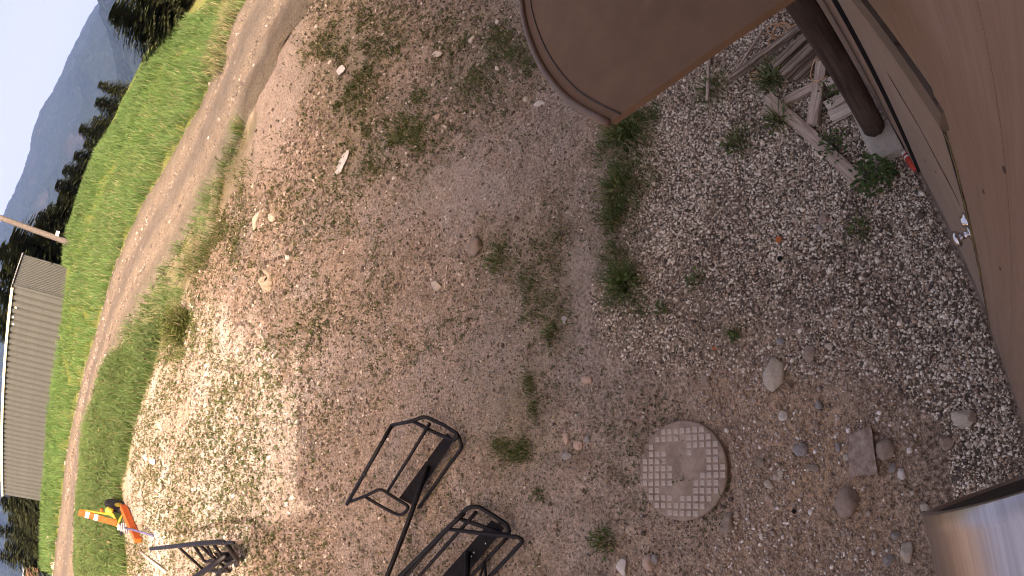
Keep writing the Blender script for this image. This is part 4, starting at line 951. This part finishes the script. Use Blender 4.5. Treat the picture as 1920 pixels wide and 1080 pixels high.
# dark plank hut at the far left end of the road
hb = G1(66, 1064); hs = thing('plank_hut', 'dark hut of brown vertical planks beyond the road end', 'hut', (hb.x, hb.y, hb.z), rz=R(4))
M_HUT = worn('hut_plank', (.16, .085, .055), (.24, .135, .09), 5, .8, 0, (6, 6, .6), .3, .01)
box('wall', (-6, .02, -1), (.9, 4, 2.6), M_DARK, hs, 0)
pm = None; x = -5.9
while x < .1:
    if pm is None:
        o = box('plank', (0, -.05, -.9), (.20, .0, 2.15), M_HUT, hs, .01); pm = o.data
    else: o = obj('plank', pm, hs)
    o.location = (x, random.uniform(-.015, .015), random.uniform(-.06, .03)); x += .245
bm = bmesh.new(); add_prism(bm, [(-6.3, -.5, 2.75), (1.2, -.5, 2.75), (1.2, 4.4, 3.3), (-6.3, 4.4, 3.3)], .12); bm_obj('roof', bm, M_GALV, hs)

# ================================================================== FOLIAGE
M_LEAF = vcol('leaf_green', .6, 30, .3, .3, .35); M_NEED = vcol('needle_green', .75, 8, .45, .15, .12); M_GRAV = vcol('crushed_stone', .85, 120, .45, .25)
M_STRAW = vcol('dry_straw', .9, 60, .3, .1, .2)
M_BARK = worn('bark', (.075, .055, .042), (.14, .105, .08), 6, .95, 0, (5, 5, .8), .6, .02)
def blades(P, h, wdt, lean, tone, rngl, heading=None):
    """grass blades: three-triangle bent strips standing at P (n,3)"""
    n = len(P); a = rngl.uniform(0, 2*np.pi, n) if heading is None else heading; dx, dy = np.cos(a), np.sin(a)
    b = rngl.uniform(0, 2*np.pi, n); sx, sy = np.cos(b), np.sin(b)
    V = np.zeros((n, 5, 3), np.float32); ln = lean*h
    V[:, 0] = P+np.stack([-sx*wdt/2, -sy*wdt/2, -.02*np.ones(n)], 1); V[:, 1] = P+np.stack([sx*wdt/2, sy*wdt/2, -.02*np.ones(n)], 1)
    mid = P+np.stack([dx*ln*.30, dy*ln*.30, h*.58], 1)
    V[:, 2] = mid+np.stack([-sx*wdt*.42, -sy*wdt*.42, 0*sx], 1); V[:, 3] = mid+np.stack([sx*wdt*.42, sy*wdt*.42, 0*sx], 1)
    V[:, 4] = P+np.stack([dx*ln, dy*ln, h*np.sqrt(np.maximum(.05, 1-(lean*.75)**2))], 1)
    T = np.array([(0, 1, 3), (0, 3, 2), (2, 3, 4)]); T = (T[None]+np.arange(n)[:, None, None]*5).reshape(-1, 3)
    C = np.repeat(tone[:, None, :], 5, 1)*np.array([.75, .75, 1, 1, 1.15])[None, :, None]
    return V.reshape(-1, 3), T, C.reshape(-1, 3)
def leaves(P, size, tilt, tone, rngl, aspect=.5):
    """leaf: two-triangle-pair folded diamond"""
    n = len(P); a = rngl.uniform(0, 2*np.pi, n); d = np.stack([np.cos(a)*np.cos(tilt), np.sin(a)*np.cos(tilt), np.sin(tilt)], 1)
    s = np.stack([-np.sin(a), np.cos(a), 0*a], 1); L_ = size[:, None]
    V = np.zeros((n, 4, 3), np.float32); V[:, 0] = P; V[:, 1] = P+d*L_*.5+s*L_*aspect*.5; V[:, 2] = P+d*L_; V[:, 3] = P+d*L_*.5-s*L_*aspect*.5+np.array([0, 0, .0])
    V[:, 1, 2] += size*.12; V[:, 3, 2] += size*.12
    T = np.array([(0, 1, 2), (0, 2, 3)]); T = (T[None]+np.arange(n)[:, None, None]*4).reshape(-1, 3)
    return V.reshape(-1, 3), T, np.repeat(tone, 4, 0)
def merge(parts):
    V = []; T = []; C = []; o = 0
    for v, t, c in parts: V.append(v); T.append(t+o); C.append(c); o += len(v)
    return np.vstack(V), np.vstack(T), np.vstack(C)
def tones(n, a, b, rngl, dry=None, pd=0):
    t = rngl.uniform(0, 1, (n, 1)); c = np.array(a)*(1-t)+np.array(b)*t
    if dry is not None: k = rngl.uniform(0, 1, n) < pd; c[k] = np.array(dry)*rngl.uniform(.8, 1.2, (k.sum(), 1))
    return c
def sample(poly, n, rngl, wgt=None):
    P = np.asarray(poly)[:, :2]; lo, hi = P.min(0), P.max(0); out = np.zeros((0, 2))
    for _ in range(60):
        q = rngl.uniform(lo, hi, (n*2, 2)); k = inside(P, q[:, 0], q[:, 1])
        if wgt is not None: k &= rngl.uniform(0, 1, len(q)) < wgt(q[:, 0], q[:, 1])
        out = np.vstack([out, q[k]])
        if len(out) >= n: break
    return out[:n]
def zup(q, sink=0.0): return np.column_stack([q, h_ground(q[:, 0], q[:, 1])-sink])

# ---- spruces, one by one
def spruce_mesh(seed, bushy=1.0, n_wh=30):
    """unit spruce: height 1, crown radius about .2"""
    r_ = np.random.default_rng(seed); Vs = []; Ts = []; Cs = []; off = 0
    for w_ in range(n_wh):
        t = (w_+.5*r_.uniform())/n_wh; z = .06+.93*t; L0 = (.25*(1-t)**.7+.010)*bushy
        nb = int(7+6*(1-t)); a0 = r_.uniform(0, 6.28)
        for b in range(nb):
            if r_.uniform() < .06: continue
            a = a0+b*6.283/nb+r_.uniform(-.25, .25); L_ = L0*r_.uniform(.6, 1.15); nseg = max(3, int(L_/.020))
            droop = .35+.35*(1-t); d = np.array([np.cos(a), np.sin(a)]); s = np.array([-np.sin(a), np.cos(a)])
            for k in range(nseg):
                f = (k+.6)/nseg; cx, cy = d*L_*f; cz = z-droop*L_*f*f+.10*L_*f
                for sg in (-1, 1):
                    wl = .050*(1.15-f*.6)*r_.uniform(.7, 1.3); an = a+sg*r_.uniform(.5, 1.1); e = np.array([np.cos(an), np.sin(an)])
                    p0 = np.array([cx, cy, cz]); p1 = p0+np.array([e[0]*wl, e[1]*wl, -wl*r_.uniform(.1, .6)]); wv = np.array([d[0], d[1], -.3])*wl*.62
                    Vs += [p0-wv*.6, p0+wv, p1+wv*.5]; Ts.append((off, off+1, off+2)); off += 3
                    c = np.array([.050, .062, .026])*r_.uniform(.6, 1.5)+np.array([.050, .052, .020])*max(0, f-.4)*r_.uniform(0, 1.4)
                    Cs += [c]*3
    return np_mesh('crown', np.array(Vs), np.array(Ts), M_NEED, np.array(Cs))
SPR = [spruce_mesh(31, 1.0), spruce_mesh(57, 1.2, 26), spruce_mesh(83, .85, 34)]
bm = bmesh.new(); add_tube(bm, [(0, 0, -.03), (0, 0, .3), (.002, 0, .65), (0, .002, .98)], [.022, .016, .009, .002], 8); TRUNK = bpy.data.meshes.new('trunk'); bm.to_mesh(TRUNK); bm.free(); TRUNK.materials.append(M_BARK)
def spruce(pos, hgt, k, label, group, wide=1.0):
    t = thing('spruce_tree', label, 'tree', pos, group, rz=random.uniform(0, 6.28)); t.scale = (hgt*wide, hgt*wide, hgt)
    obj('trunk', TRUNK, t); obj('crown', SPR[k % 3], t); return t
TG = 'spruces along the crest'
TREES = [((205, 18), 29, 1.5, 'large spruce at the top edge above the field crest'), ((262, -6), 27, 1.3, 'broad spruce cut by the top edge, nearest the road'), ((191, 160), 39, .9, 'slim spruce, upper one of the pair on the crest'), ((182, 191), 40, 1.25, 'bushy spruce, lower one of the pair on the crest'),
         ((166, 246), 39, 1.2, 'first spruce of the crest clump below the pair'), ((157, 268), 41, 1.2, 'second spruce of the crest clump below the pair'), ((142, 292), 40, 1.3, 'spruce in the middle of the crest clump'), ((120, 318), 39, 1.2, 'bushy spruce standing tall in the crest clump'),
         ((112, 348), 38.5, 1.3, 'dark spruce at the lower end of the crest clump'), ((106, 378), 39.5, 1.3, 'spruce between the crest clump and the utility pole'), ((66, 405), 39, 1.2, 'spruce right behind the leaning utility pole'), ((62, 428), 39, 1.3, 'spruce between the utility pole and the shed'),
         ((172, 222), 41, 1.0, 'spruce between the pair and the crest clump'), ((132, 336), 42, 1.2, 'half hidden spruce inside the crest clump'), ((108, 362), 41, 1.2, 'ragged spruce near the lower end of the crest clump'), ((84, 392), 41, 1.1, 'spruce just above the utility pole'), ((15, 446), 41, 1.3, 'tall spruce beside the end of the shed'), ((-5, 470), 42, 1.2, 'spruce just behind the shed corner'), ((-2, 508), 46, 1.2, 'spruce top showing over the shed roof near its end'), ((-14, 545), 47, 1.2, 'spruce top over the shed roof beside the first rib'), ((-22, 600), 50, 1.2, 'spruce behind the middle of the shed roof')]
for k, (tp, rr, wd, lab) in enumerate(TREES):
    q = _at_range([tp], [rr])[0]; zb = gz(q[0], q[1]); hgt = max(2.5, q[2]-zb); spruce((q[0], q[1], zb), hgt, k, lab, TG, wd*2.0)
for k, (tp, rr, lab) in enumerate([((2, 950), 58, 'spruce rising beside the far end of the shed'), ((12, 972), 60, 'spruce behind the path end beyond the shed'), ((-4, 995), 62, 'spruce standing above the plank hut'), ((22, 1004), 57, 'low spruce between path and plank hut'), ((26, 956), 55, 'low spruce next to the far corner of the shed'), ((5, 1022), 60, 'spruce just behind the plank hut roof'), ((38, 985), 53, 'small spruce at the edge of the path'), ((-2, 938), 56, 'spruce touching the far end of the shed roof'), ((18, 990), 64, 'spruce between the tall ones beyond the path'), ((14, 935), 54, 'low spruce in the gap by the shed end'), ((30, 1018), 55, 'dark spruce filling the gap above the plank hut'), ((36, 968), 57, 'spruce in front of the wood beyond the shed'), ((-6, 1040), 58, 'spruce over the roof of the plank hut'), ((42, 1010), 56, 'low spruce beside the plank hut')]):
    q = _at_range([tp], [rr])[0]; zb = gz(q[0], q[1]); hgt = max(2.0, q[2]-zb); spruce((q[0], q[1], zb), hgt, k+1, lab, 'spruces beyond the shed', 1.9)
# trees behind the building: they throw the broken shade on the yard
for k, (x, y, h) in enumerate([(-4.5, -9.5, 19.2), (-3.3, -10.1, 18.4), (-2.2, -9.2, 17.4), (-.9, -9.8, 16.8), (.5, -9.4, 15.7), (2.1, -9.9, 15.0), (4.0, -9.6, 14.3)]):
    spruce((x, y, 0), h, k, 'tall spruce standing behind the building', 'spruces behind the building', .58)

# ---- field grass and verge
rg = np.random.default_rng(11)
def grass_stuff(name, poly, n, hr, wr, a, b, dry, pd, label, patch=2.0, seed=0, wgt=None):
    nc = n//7; q = sample(poly, nc, rg, wgt); q = np.repeat(q, 7, 0)+rg.normal(0, .10, (nc*7, 2)); P = zup(q)
    pt = fbm(q[:, 0]/patch, q[:, 1]/patch, 3, seed); hh = rg.uniform(*hr, len(q))*(.55+.9*pt)
    tn = tones(len(q), a, b, rg, dry, pd)*(.72+.56*fbm(q[:, 0]/patch*1.7+9, q[:, 1]/patch*1.7, 3, seed+4))[:, None]
    dd = np.hypot(q[:, 0], q[:, 1]); wd = rg.uniform(*wr, len(q))*(dd/20)**.6
    V, T, C = blades(P, hh, wd, rg.uniform(.1, .75, len(q)), tn, rg)
    return tag(obj(name, np_mesh(name, V, T, M_LEAF, C)), label, None, None, 'stuff')
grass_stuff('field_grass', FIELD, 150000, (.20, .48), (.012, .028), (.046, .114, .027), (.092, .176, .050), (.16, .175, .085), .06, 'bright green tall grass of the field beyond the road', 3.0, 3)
dn_ = RO-RI; dn_ = dn_/np.linalg.norm(dn_, axis=1)[:, None]; BANK = np.vstack([RO[12:128:4]+dn_[12:128:4]*.2, (RO[12:128:4]+dn_[12:128:4]*9)[::-1]])
grass_stuff('bank_grass', BANK, 26000, (.12, .36), (.012, .028), (.050, .105, .028), (.100, .165, .052), (.24, .22, .12), .14, 'grass and dry stalks on the bank above the road', 2.2, 12)
CREST = G([(128, 500), (124, 470), (144, 420), (174, 332), (244, 232), (293, 112), (412, 40), (395, 30), (300, 130), (255, 240), (190, 335), (160, 425), (140, 490)], fine=False)
grass_stuff('crest_grass', CREST, 12000, (.25, .55), (.02, .04), (.045, .10, .025), (.085, .15, .045), (.16, .17, .08), .05, 'darker tall growth along the crest of the field', 2.0, 5)
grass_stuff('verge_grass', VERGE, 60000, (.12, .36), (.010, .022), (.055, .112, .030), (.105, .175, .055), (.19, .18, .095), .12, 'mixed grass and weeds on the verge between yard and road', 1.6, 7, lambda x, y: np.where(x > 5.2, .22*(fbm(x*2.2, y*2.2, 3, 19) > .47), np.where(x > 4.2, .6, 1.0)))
cr_ = G([(124, 470), (144, 420), (174, 332), (244, 232), (293, 112), (412, 40)], fine=False)[:, :2]; CREST2 = np.vstack([cr_*.97, (cr_*1.22)[::-1]])
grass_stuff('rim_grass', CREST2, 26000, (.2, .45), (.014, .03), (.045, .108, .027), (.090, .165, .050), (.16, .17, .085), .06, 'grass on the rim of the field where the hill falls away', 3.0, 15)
# leafy weeds in the verge
q = sample(VERGE, 9000, rg, lambda x, y: np.where(x > 5.2, .2, 1.0)); P = zup(q); P[:, 2] += rg.uniform(.05, .28, len(q)); V, T, C = leaves(P, rg.uniform(.06, .14, len(q)), rg.uniform(-.4, .7, len(q)), tones(len(q), (.058, .108, .032), (.115, .17, .06), rg, (.18, .12, .06), .10), rg)
tag(obj('verge_weeds', np_mesh('verge_weeds', V, T, M_LEAF, C)), 'broad leaved weeds mixed into the verge', None, None, 'stuff')
grass_stuff('dry_grass', DRYTOP, 3500, (.15, .4), (.02, .04), (.15, .15, .07), (.23, .205, .11), (.08, .13, .04), .35, 'dry straw coloured grass beside the road at the top', 1.5, 9)

# ---- broken grass strip along the gravel edge and thin grass in the green patches
STRIP = G([(1120, 240), (1165, 215), (1240, 185), (1235, 330), (1225, 440), (1215, 600), (1135, 575), (1120, 420)], fine=False)
def strip_w(x, y): return np.clip((fbm(x*3.4, y*3.4, 4, 101)-.46)*8, 0, 1)
q = sample(STRIP, 190, rg, strip_w); q = np.repeat(q, 8, 0)+rg.normal(0, .024, (len(q)*8, 2)); B1 = blades(zup(q), rg.uniform(.03, .15, len(q)), rg.uniform(.003, .007, len(q)), rg.uniform(.3, 1.2, len(q)), tones(len(q), (.055, .10, .025), (.13, .18, .05), rg, (.36, .29, .17), .25), rg)
parts_ = [B1]
for k, mq in enumerate(MOSSES):
    dist = float(np.hypot(*mq[:, :2].mean(0))); nn = int(170 if dist < 6 else 260)
    q = sample(mq, nn, rg, lambda x, y: np.clip((fbm(x*2.4, y*2.4, 3, 29)-.44)*6, 0, 1)*np.clip((fbm(x*9, y*9, 2, 33)-.3)*3, 0, 1)); q = np.repeat(q, 7, 0)+rg.normal(0, .03*max(1, dist/5), (len(q)*7, 2))
    parts_.append(blades(zup(q), rg.uniform(.02, .08, len(q)), rg.uniform(.0035, .007, len(q))*max(1, dist/4.5), rg.uniform(.3, 1.2, len(q)), tones(len(q), (.06, .10, .026), (.135, .175, .05), rg, (.36, .29, .17), .22), rg))
V, T, C = merge(parts_); tag(obj('patch_grass', np_mesh('patch_grass', V, T, M_LEAF, C)), 'thin ragged grass in the green patches of the yard', None, None, 'stuff')

# ---- single bush in the yard near the verge
def weed_plant(name, px, rad_px, hgt, n, a, b, lab, cat, size=(.03, .06), grassy=.0, stems=True, group=None, dry=None):
    p = G1(*px); s = mpp(p)*rad_px; rl = np.random.default_rng(int(px[0]*7+px[1])); z0 = gz(p.x, p.y)
    root = thing(name, lab, cat, (p.x, p.y, z0), group)
    ng = int(n*grassy); nl = n-ng
    if ng:
        q = rl.normal(0, s*.50, (ng, 2)); d = np.hypot(q[:, 0], q[:, 1])/s
        PP = np.column_stack([q*.6, h_ground(p.x+q[:, 0]*.6, p.y+q[:, 1]*.6)-z0]); hd = np.arctan2(q[:, 1], q[:, 0])+rl.normal(0, .5, ng)
        V, T, C = blades(PP, rl.uniform(.55, 1.1, ng)*hgt, rl.uniform(.10, .2, ng)*size[0]*1.4, np.clip(.4+d*.6+rl.normal(0, .3, ng), .1, 1.25), tones(ng, a, b, rl, dry or (.36, .29, .16), .20), rl, hd)
        obj('blades', np_mesh('blades', V, T, M_LEAF, C), root)
    if nl:
        u = rl.normal(0, 1, (nl, 3)); u /= np.linalg.norm(u, axis=1)[:, None]; rr = rl.uniform(.3, 1, nl)**.6
        PP = np.column_stack([u[:, 0]*rr*s, u[:, 1]*rr*s, np.abs(u[:, 2])*rr*hgt+.015]); PP[:, 2] += h_ground(p.x+PP[:, 0], p.y+PP[:, 1])-z0
        V, T, C = leaves(PP, rl.uniform(*size, nl), rl.uniform(-.5, .6, nl), tones(nl, a, b, rl), rl, .55); obj('leaves', np_mesh('leaves', V, T, M_LEAF, C), root)
        if stems:
            bm = bmesh.new()
            for k in rl.choice(nl, min(14, nl), False): add_tube(bm, [(0, 0, -.01), tuple(PP[k]*.5+np.array([0, 0, hgt*.15])), tuple(PP[k])], [.004, .003, .0015], 4)
            bm_obj('stems', bm, M_BARK, root)
    return root
weed_plant('bush', (346, 612), 34, .55, 1500, (.085, .11, .03), (.15, .18, .055), 'round light green bush in the yard near the verge', 'bush', (.05, .10), .35)
DG, LGc = (.055, .100, .024), (.135, .190, .052)
weed_plant('leafy_weed', (1640, 338), 40, .20, 190, (.040, .085, .022), (.09, .15, .04), 'dark leafy weed growing below the concrete block', 'weed', (.024, .046))
weed_plant('leafy_weed', (1570, 283), 34, .16, 80, (.045, .09, .025), (.10, .16, .045), 'thin leafy weed trailing across the long grey plank', 'weed', (.018, .036))
weed_plant('leafy_weed', (1567, 190), 26, .22, 60, (.055, .10, .03), (.12, .17, .05), 'leafy sprigs over the pale board ends', 'weed', (.016, .032))
weed_plant('leafy_weed', (1652, 252), 16, .17, 26, (.05, .095, .03), (.11, .16, .05), 'few leafy sprigs over the concrete block', 'weed', (.016, .032))
GT = 'grass tufts in the yard'
for (px, rp, hg, n, lab) in [((1180, 250), 52, .22, 430, 'thick green tuft right under the canopy tip'), ((1165, 358), 54, .18, 330, 'large green tuft midway down the gravel edge'), ((1176, 532), 38, .17, 420, 'dense round tuft at the gravel edge beside the bare silt'),
        ((1384, 272), 34, .12, 120, 'green tuft alone on the gravel below the canopy'), ((1342, 172), 40, .13, 120, 'weedy tuft beside the standing stick'), ((1452, 152), 34, .15, 200, 'grass tuft between lath and timber stack'), ((1380, 626), 13, .09, 60, 'small tuft at the lower gravel edge'),
        ((1308, 530), 26, .08, 60, 'sparse dark weeds on the gravel beside the dense tuft'), ((1612, 428), 24, .10, 70, 'small dark weed on the gravel near the door knob'), ((1243, 584), 13, .08, 50, 'small tuft below the dense round tuft'), ((1462, 224), 30, .13, 120, 'weeds in front of the long grey plank'),
        ((1135, 1015), 34, .09, 150, 'low weed patch above the pointed whitish stone'), ((1012, 925), 16, .07, 60, 'small weed between the frames and the manhole cover'), ((455, 240), 16, .35, 160, 'grass clump on the road bank edge'), ((930, 490), 34, .09, 130, 'low weeds beside the soil clod'), ((1035, 625), 30, .08, 120, 'low weed patch under the little white rag')]:
    weed_plant('grass_tuft', px, rp, hg, n, DG, LGc, lab, 'tuft', (.030, .05), .93, False, GT)

# ---- tiny weeds all over the yard, thick in the green patches
YARD = G([(1180, -30), (990, -60), (640, -60), (565, 40), (490, 230), (400, 440), (320, 610), (250, 800), (235, 1078), (900, 1200), (1250, 1130), (1390, 940), (1200, 640), (1210, 450)], fine=False)
def moss_w(x, y):
    w_ = np.full(np.shape(x), .07)+.22*(fbm(x*1.4, y*1.4, 3, 77) > .56)+soft(PALE, x, y, 1.5, .6, 60)*.30*(fbm(x*.9, y*.35, 3, 78) > .48)
    for k, q in enumerate(MOSSES): w_ = np.maximum(w_, soft(q, x, y, 1.0, .5, 20+k)*(.18+.8*(fbm(x*2.4, y*2.4, 3, 29) > .5)))
    for k, q in enumerate(SILTS): w_ = w_*(1-.93*soft(q, x, y, .3, .25, 40+k))
    return w_
q = sample(YARD, 12500, rg, moss_w); nl = 5; q = np.repeat(q, nl, 0)+rg.normal(0, .014, (len(q)*nl, 2)); P = zup(q); P[:, 2] += rg.uniform(0, .02, len(q))
V1 = leaves(P, rg.uniform(.012, .034, len(q))*np.clip(np.hypot(q[:, 0], q[:, 1])/4.5, .8, 1.7), rg.uniform(0, 1.0, len(q)), tones(len(q), (.045, .075, .022), (.12, .145, .045), rg, (.20, .15, .08), .14), rg, .45)
q = sample(YARD, 5200, rg, moss_w); q = np.repeat(q, 3, 0)+rg.normal(0, .02, (len(q)*3, 2)); V2 = blades(zup(q), rg.uniform(.02, .085, len(q)), rg.uniform(.003, .007, len(q))*np.clip(np.hypot(q[:, 0], q[:, 1])/4, .8, 2), rg.uniform(.3, 1.1, len(q)), tones(len(q), (.06, .09, .025), (.14, .165, .05), rg, (.30, .25, .14), .30), rg)
V, T, C = merge([V1, V2]); tag(obj('yard_weeds', np_mesh('yard_weeds', V, T, M_LEAF, C)), 'tiny weeds and sprouts scattered over the yard', None, None, 'stuff')
q = sample(YARD, 3800, rg, lambda x, y: .25+.75*(fbm(x*1.1, y*1.1, 3, 91) > .5)); P = zup(q); P[:, 2] += .012
V, T, C = blades(P, rg.uniform(.04, .13, len(q)), rg.uniform(.0025, .005, len(q)), rg.uniform(1.0, 1.3, len(q)), tones(len(q), (.33, .26, .17), (.50, .41, .28), rg), rg); V[:, 2] = np.minimum(V[:, 2], np.repeat(P[:, 2], 5)+.02)
tag(obj('straw_litter', np_mesh('straw_litter', V, T, M_STRAW, C)), 'dry straw bits lying on the yard', None, None, 'stuff')

# ---- gravel and pebbles
def ico():
    bm = bmesh.new(); bmesh.ops.create_icosphere(bm, subdivisions=1, radius=1); V = np.array([v.co[:] for v in bm.verts]); T = np.array([[v.index for v in f.verts] for f in bm.faces]); bm.free(); return V, T
IV, IT = ico()
OV = np.array([(1, .1, -.3), (.1, 1, -.3), (-1, -.1, -.3), (-.1, -1, -.3), (.55, -.35, .75), (.45, .55, .8), (-.5, .45, .7), (-.45, -.5, .8)], float); OT = np.array([(0, 1, 5), (0, 5, 4), (1, 2, 6), (1, 6, 5), (2, 3, 7), (2, 7, 6), (3, 0, 4), (3, 4, 7), (4, 5, 6), (4, 6, 7)])
def stones_stuff(name, q, size, tone, label, mat, full=True, flat=(.45, .9), sink=.25):
    n = len(q); BV, BT = (IV, IT) if full else (OV, OT); m = len(BV)
    var = rg.uniform(.72, 1.28, (n, m, 1)); V = BV[None]*var
    sc = np.stack([rg.uniform(.7, 1.25, n), rg.uniform(.7, 1.25, n), rg.uniform(*flat, n)], 1)*size[:, None]; V = V*sc[:, None]
    a = rg.uniform(0, 6.283, n); c, s = np.cos(a)[:, None], np.sin(a)[:, None]
    tl = rg.uniform(-.5, .5, n); ct, st = np.cos(tl)[:, None], np.sin(tl)[:, None]
    y2, z2 = V[:, :, 1]*ct-V[:, :, 2]*st, V[:, :, 1]*st+V[:, :, 2]*ct
    x3, y3 = V[:, :, 0]*c-y2*s, V[:, :, 0]*s+y2*c
    V = np.stack([x3+q[:, 0:1], y3+q[:, 1:2], z2+(h_ground(q[:, 0], q[:, 1])+size*(.5-sink)*.6)[:, None]], 2)
    T = (BT[None]+(np.arange(n)*m)[:, None, None]).reshape(-1, 3)
    return tag(obj(name, np_mesh(name, V.reshape(-1, 3), T, mat, np.repeat(tone, m, 0))), label, None, None, 'stuff')
def gravel_tones(n):
    t = rg.uniform(0, 1, n); c = np.zeros((n, 3))
    pal = [((.065, .052, .042), (.18, .145, .115), .33), ((.35, .285, .215), (.56, .46, .355), .32), ((.68, .605, .50), (.90, .82, .69), .25), ((.38, .26, .18), (.50, .36, .26), .10)]
    acc = 0
    for a, b, f in pal:
        k = (t >= acc) & (t < acc+f); c[k] = tones(int(k.sum()), a, b, rg); acc += f
    return c
c_ = GRAVEL[:, :2].mean(0); GRAVEL_WIDE = c_+(GRAVEL[:, :2]-c_)*1.38; GRAVEL_WIDE[:, 1] = np.maximum(GRAVEL_WIDE[:, 1], .02)
q = sample(GRAVEL_WIDE, 78000, rg, lambda x, y: np.clip(soft(GRAVEL, x, y, .75, .5, 1)*(1-.6*(fbm(x*2.6, y*2.6, 3, 55) > .60)), .035, 1))
stones_stuff('gravel', q, rg.gamma(3.2, .00115, len(q))+.0024, gravel_tones(len(q)), 'grey and white crushed gravel beside the wall', M_GRAV, False, (.5, 1.0))
allp = np.vstack([YARD[:, :2]])
def peb_w(x, y):
    w_ = .35+.65*np.clip((fbm(x*1.3, y*1.3, 3, 66)-.35)*3, 0, 1); r = np.hypot(x, y)
    for k, s in enumerate(SILTS): w_ = w_*(1-.85*soft(s, x, y, .3, .25, 40+k))
    return w_*np.clip(5.5/np.maximum(r, .1), .12, 1)
q = sample(allp, 64000, rg, peb_w); dd = np.hypot(q[:, 0], q[:, 1]); sz = (rg.gamma(2.6, .0024, len(q))+.0028)*np.clip(dd/4.5, .8, 1.8)
tp = np.where(rg.uniform(0, 1, (len(q), 1)) < .06, tones(len(q), (.46, .39, .33), (.66, .58, .50), rg), np.where(rg.uniform(0, 1, (len(q), 1)) < .34, tones(len(q), (.075, .056, .045), (.14, .107, .084), rg), tones(len(q), (.21, .16, .125), (.34, .27, .215), rg)))
stones_stuff('pebbles', q, sz, tp, 'small pebbles and crumbs of soil all over the yard', M_GRAV, False)
rpl = np.vstack([RI[30:270:6], RO[30:270:6][::-1]]); q = sample(rpl, 11000, rg, lambda x, y: np.clip(16.0/np.hypot(x, y), .15, 1)**2); dd = np.hypot(q[:, 0], q[:, 1])
stones_stuff('road_stones', q, (rg.gamma(2.5, .006, len(q))+.006)*np.clip(dd/16, .7, 1.6), tones(len(q), (.09, .072, .062), (.20, .165, .14), rg, (.32, .27, .235), .05), 'loose stones on the dirt road', M_GRAV, False)
q = sample(BROWN, 5200, rg, lambda x, y: .25+.75*(fbm(x*3, y*3, 3, 44) > .5)); sz = rg.gamma(1.8, .0022, len(q))+.0022
stones_stuff('soil_crumbs', q, sz, tones(len(q), (.26, .19, .14), (.48, .38, .31), rg, (.74, .66, .58), .14), 'pebbles and crumbs on the bare brown dirt', M_GRAV)
